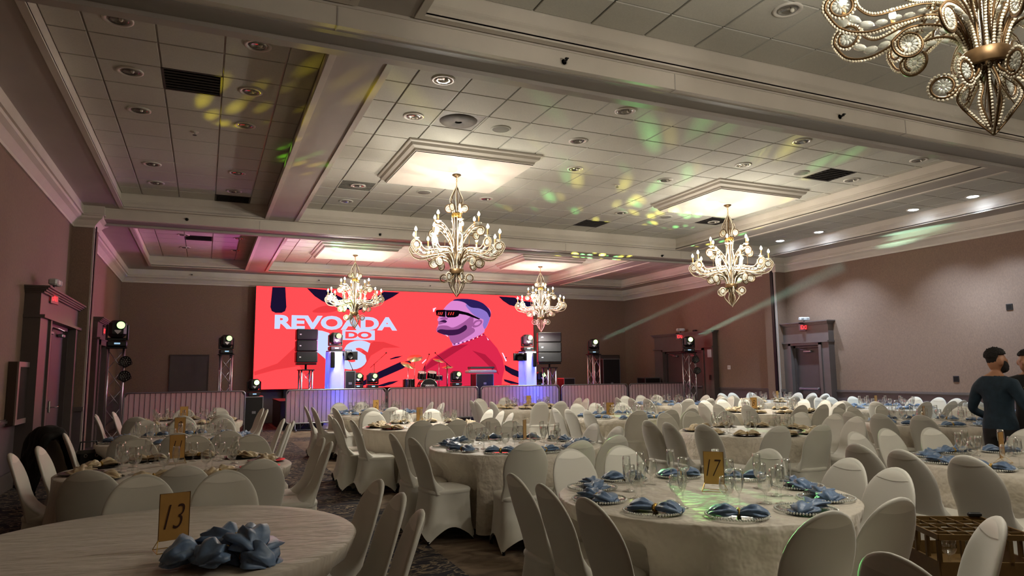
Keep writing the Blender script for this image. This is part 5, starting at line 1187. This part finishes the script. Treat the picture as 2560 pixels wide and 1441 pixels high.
for u, z, w, m_ in ((-.06, 1.27, .05, PR), (.0, 1.30, .05, PR), (.05, 1.26, .04, PR), (-.1, 1.33, .03, PR2)):
    MB().tube([(u-w/2, -.135, z), (u-w/4, -.14, z+.02), (u+w/4, -.14, z-.01), (u+w/2, -.135, z+.015)], .005, 5).build('tee_print', m_, o2)

# ------------------------------------------------------------------ stage light beams (lamps sitting in the moving heads and sleeves)
for k in 'CD':
    p = TR[k]; lamp('POINT', 'sleeve_light', (p.x, p.y, .9), BLW, (.01, .06, 1), .1); lamp('POINT', 'sleeve_light', (p.x, p.y, 1.7), BLW*.22, (.01, .06, 1), .1)
lamp('SPOT', 'stage_wash', TR['C']+Vector((.35, -.3, .1)), WSW, (.9, .2, .8), .1, (-.8, 18.6, 4.6), 110, 1.); lamp('SPOT', 'stage_wash', TR['D']+Vector((-.35, -.3, .1)), WSW*.6, (1, .28, .5), .1, (11.5, 19.5, 4.9), 110, 1.)
G1, Y1 = (.25, 1, .25, 1), (1, .9, .12, 1)
hf = (TR['F'].x, TR['F'].y, TR['F'].z+.40); he = (TR['E'].x, TR['E'].y, TR['E'].z+.40); ha_ = (TR['A'].x, TR['A'].y, TR['A'].z+.42); hd_ = (TR['D'].x, TR['D'].y, TR['D'].z+.40)
def beam(src, dst, e, cone, col, gobo=None, blend=.2):
    s_, d_ = Vector(src), Vector(dst); u = (d_-s_).normalized(); return lamp('SPOT', 'moving_head_beam', s_+u*.28, e, col, .02, d_, cone, blend, gobo)
beam(hf, (7.6, 8.6, 5.1), SPW*1.2, 26, (1, 1, 1), (26, .42, G1, Y1)); beam(he, (7.4, 12.4, 5.1), SPW, 26, (1, 1, 1), (26, .42, G1, Y1))
beam(ha_, (.8, 7.9, 5.1), SPW*.5, 12, (1, .9, .1), (22, .40, Y1, Y1)); beam(ha_, (1.35, 11.3, 4.8), SPW*.35, 10, (1, .9, .1), (30, .40, Y1, G1))
beam(hd_, at_z(1812, 1285, .77), SPW*2.6, 1.6, (.2, 1, .25)); beam(hd_, at_z(1652, 1252, .77), SPW*1.2, 1.2, (.75, 1, .15)); beam(hd_, at_z(1890, 1215, .77), SPW*1.4, 1.2, (.2, 1, .25)); beam(hd_, (6.6, 7.0, .77), SPW*1.0, 4, (.25, 1, .3), (60, .6, G1, G1)); beam(hd_, (6.7, 10.1, .77), SPW*.8, 5, (.25, 1, .3), (40, .5, G1, Y1))
beam(TR['C']+Vector((0, 0, .4)), (3.9, 18.6, 5.0), SPW*.35, 40, (.3, 1, .4)); 

# ------------------------------------------------------------------ shafts of light in the stage haze
def haze_shaft(src, dst, r0, r1, dens, label):
    m = bpy.data.materials.get('stage_haze')
    if m is None:
        m = bpy.data.materials.new('stage_haze'); m.use_nodes = True; nt = m.node_tree
        for n in list(nt.nodes): nt.nodes.remove(n)
        o = nt.nodes.new('ShaderNodeOutputMaterial'); v = nt.nodes.new('ShaderNodeVolumeScatter'); v.inputs['Density'].default_value = dens; v.inputs['Anisotropy'].default_value = .2; nt.links.new(v.outputs[0], o.inputs['Volume'])
    s_, d_ = Vector(src), Vector(dst); u = (d_-s_).normalized(); o = MB().cyl(s_+u*.3, d_, r0, 20, r1).build('light_shaft', m, None, True)
    tag(o, label, 'light beam', 'shafts of light in the haze', 'stuff'); cone = 2*math.degrees(math.atan((r1-r0)/(d_-s_).length))+.6
    lamp('SPOT', 'shaft_lamp', s_+u*.31, SHW, (.55, 1, .72), .07, d_, max(2.2, cone), .3)
dirE, dirF = at_x(1800, 716, 15.3), at_x(2110, 663, 15.3)
haze_shaft(he, dirE, .07, .16, .05, 'faint pale shaft of light rising right from the fifth barrier light'); haze_shaft(hf, dirF, .07, .22, .05, 'pale green shaft of light rising right from the light before the double doors')
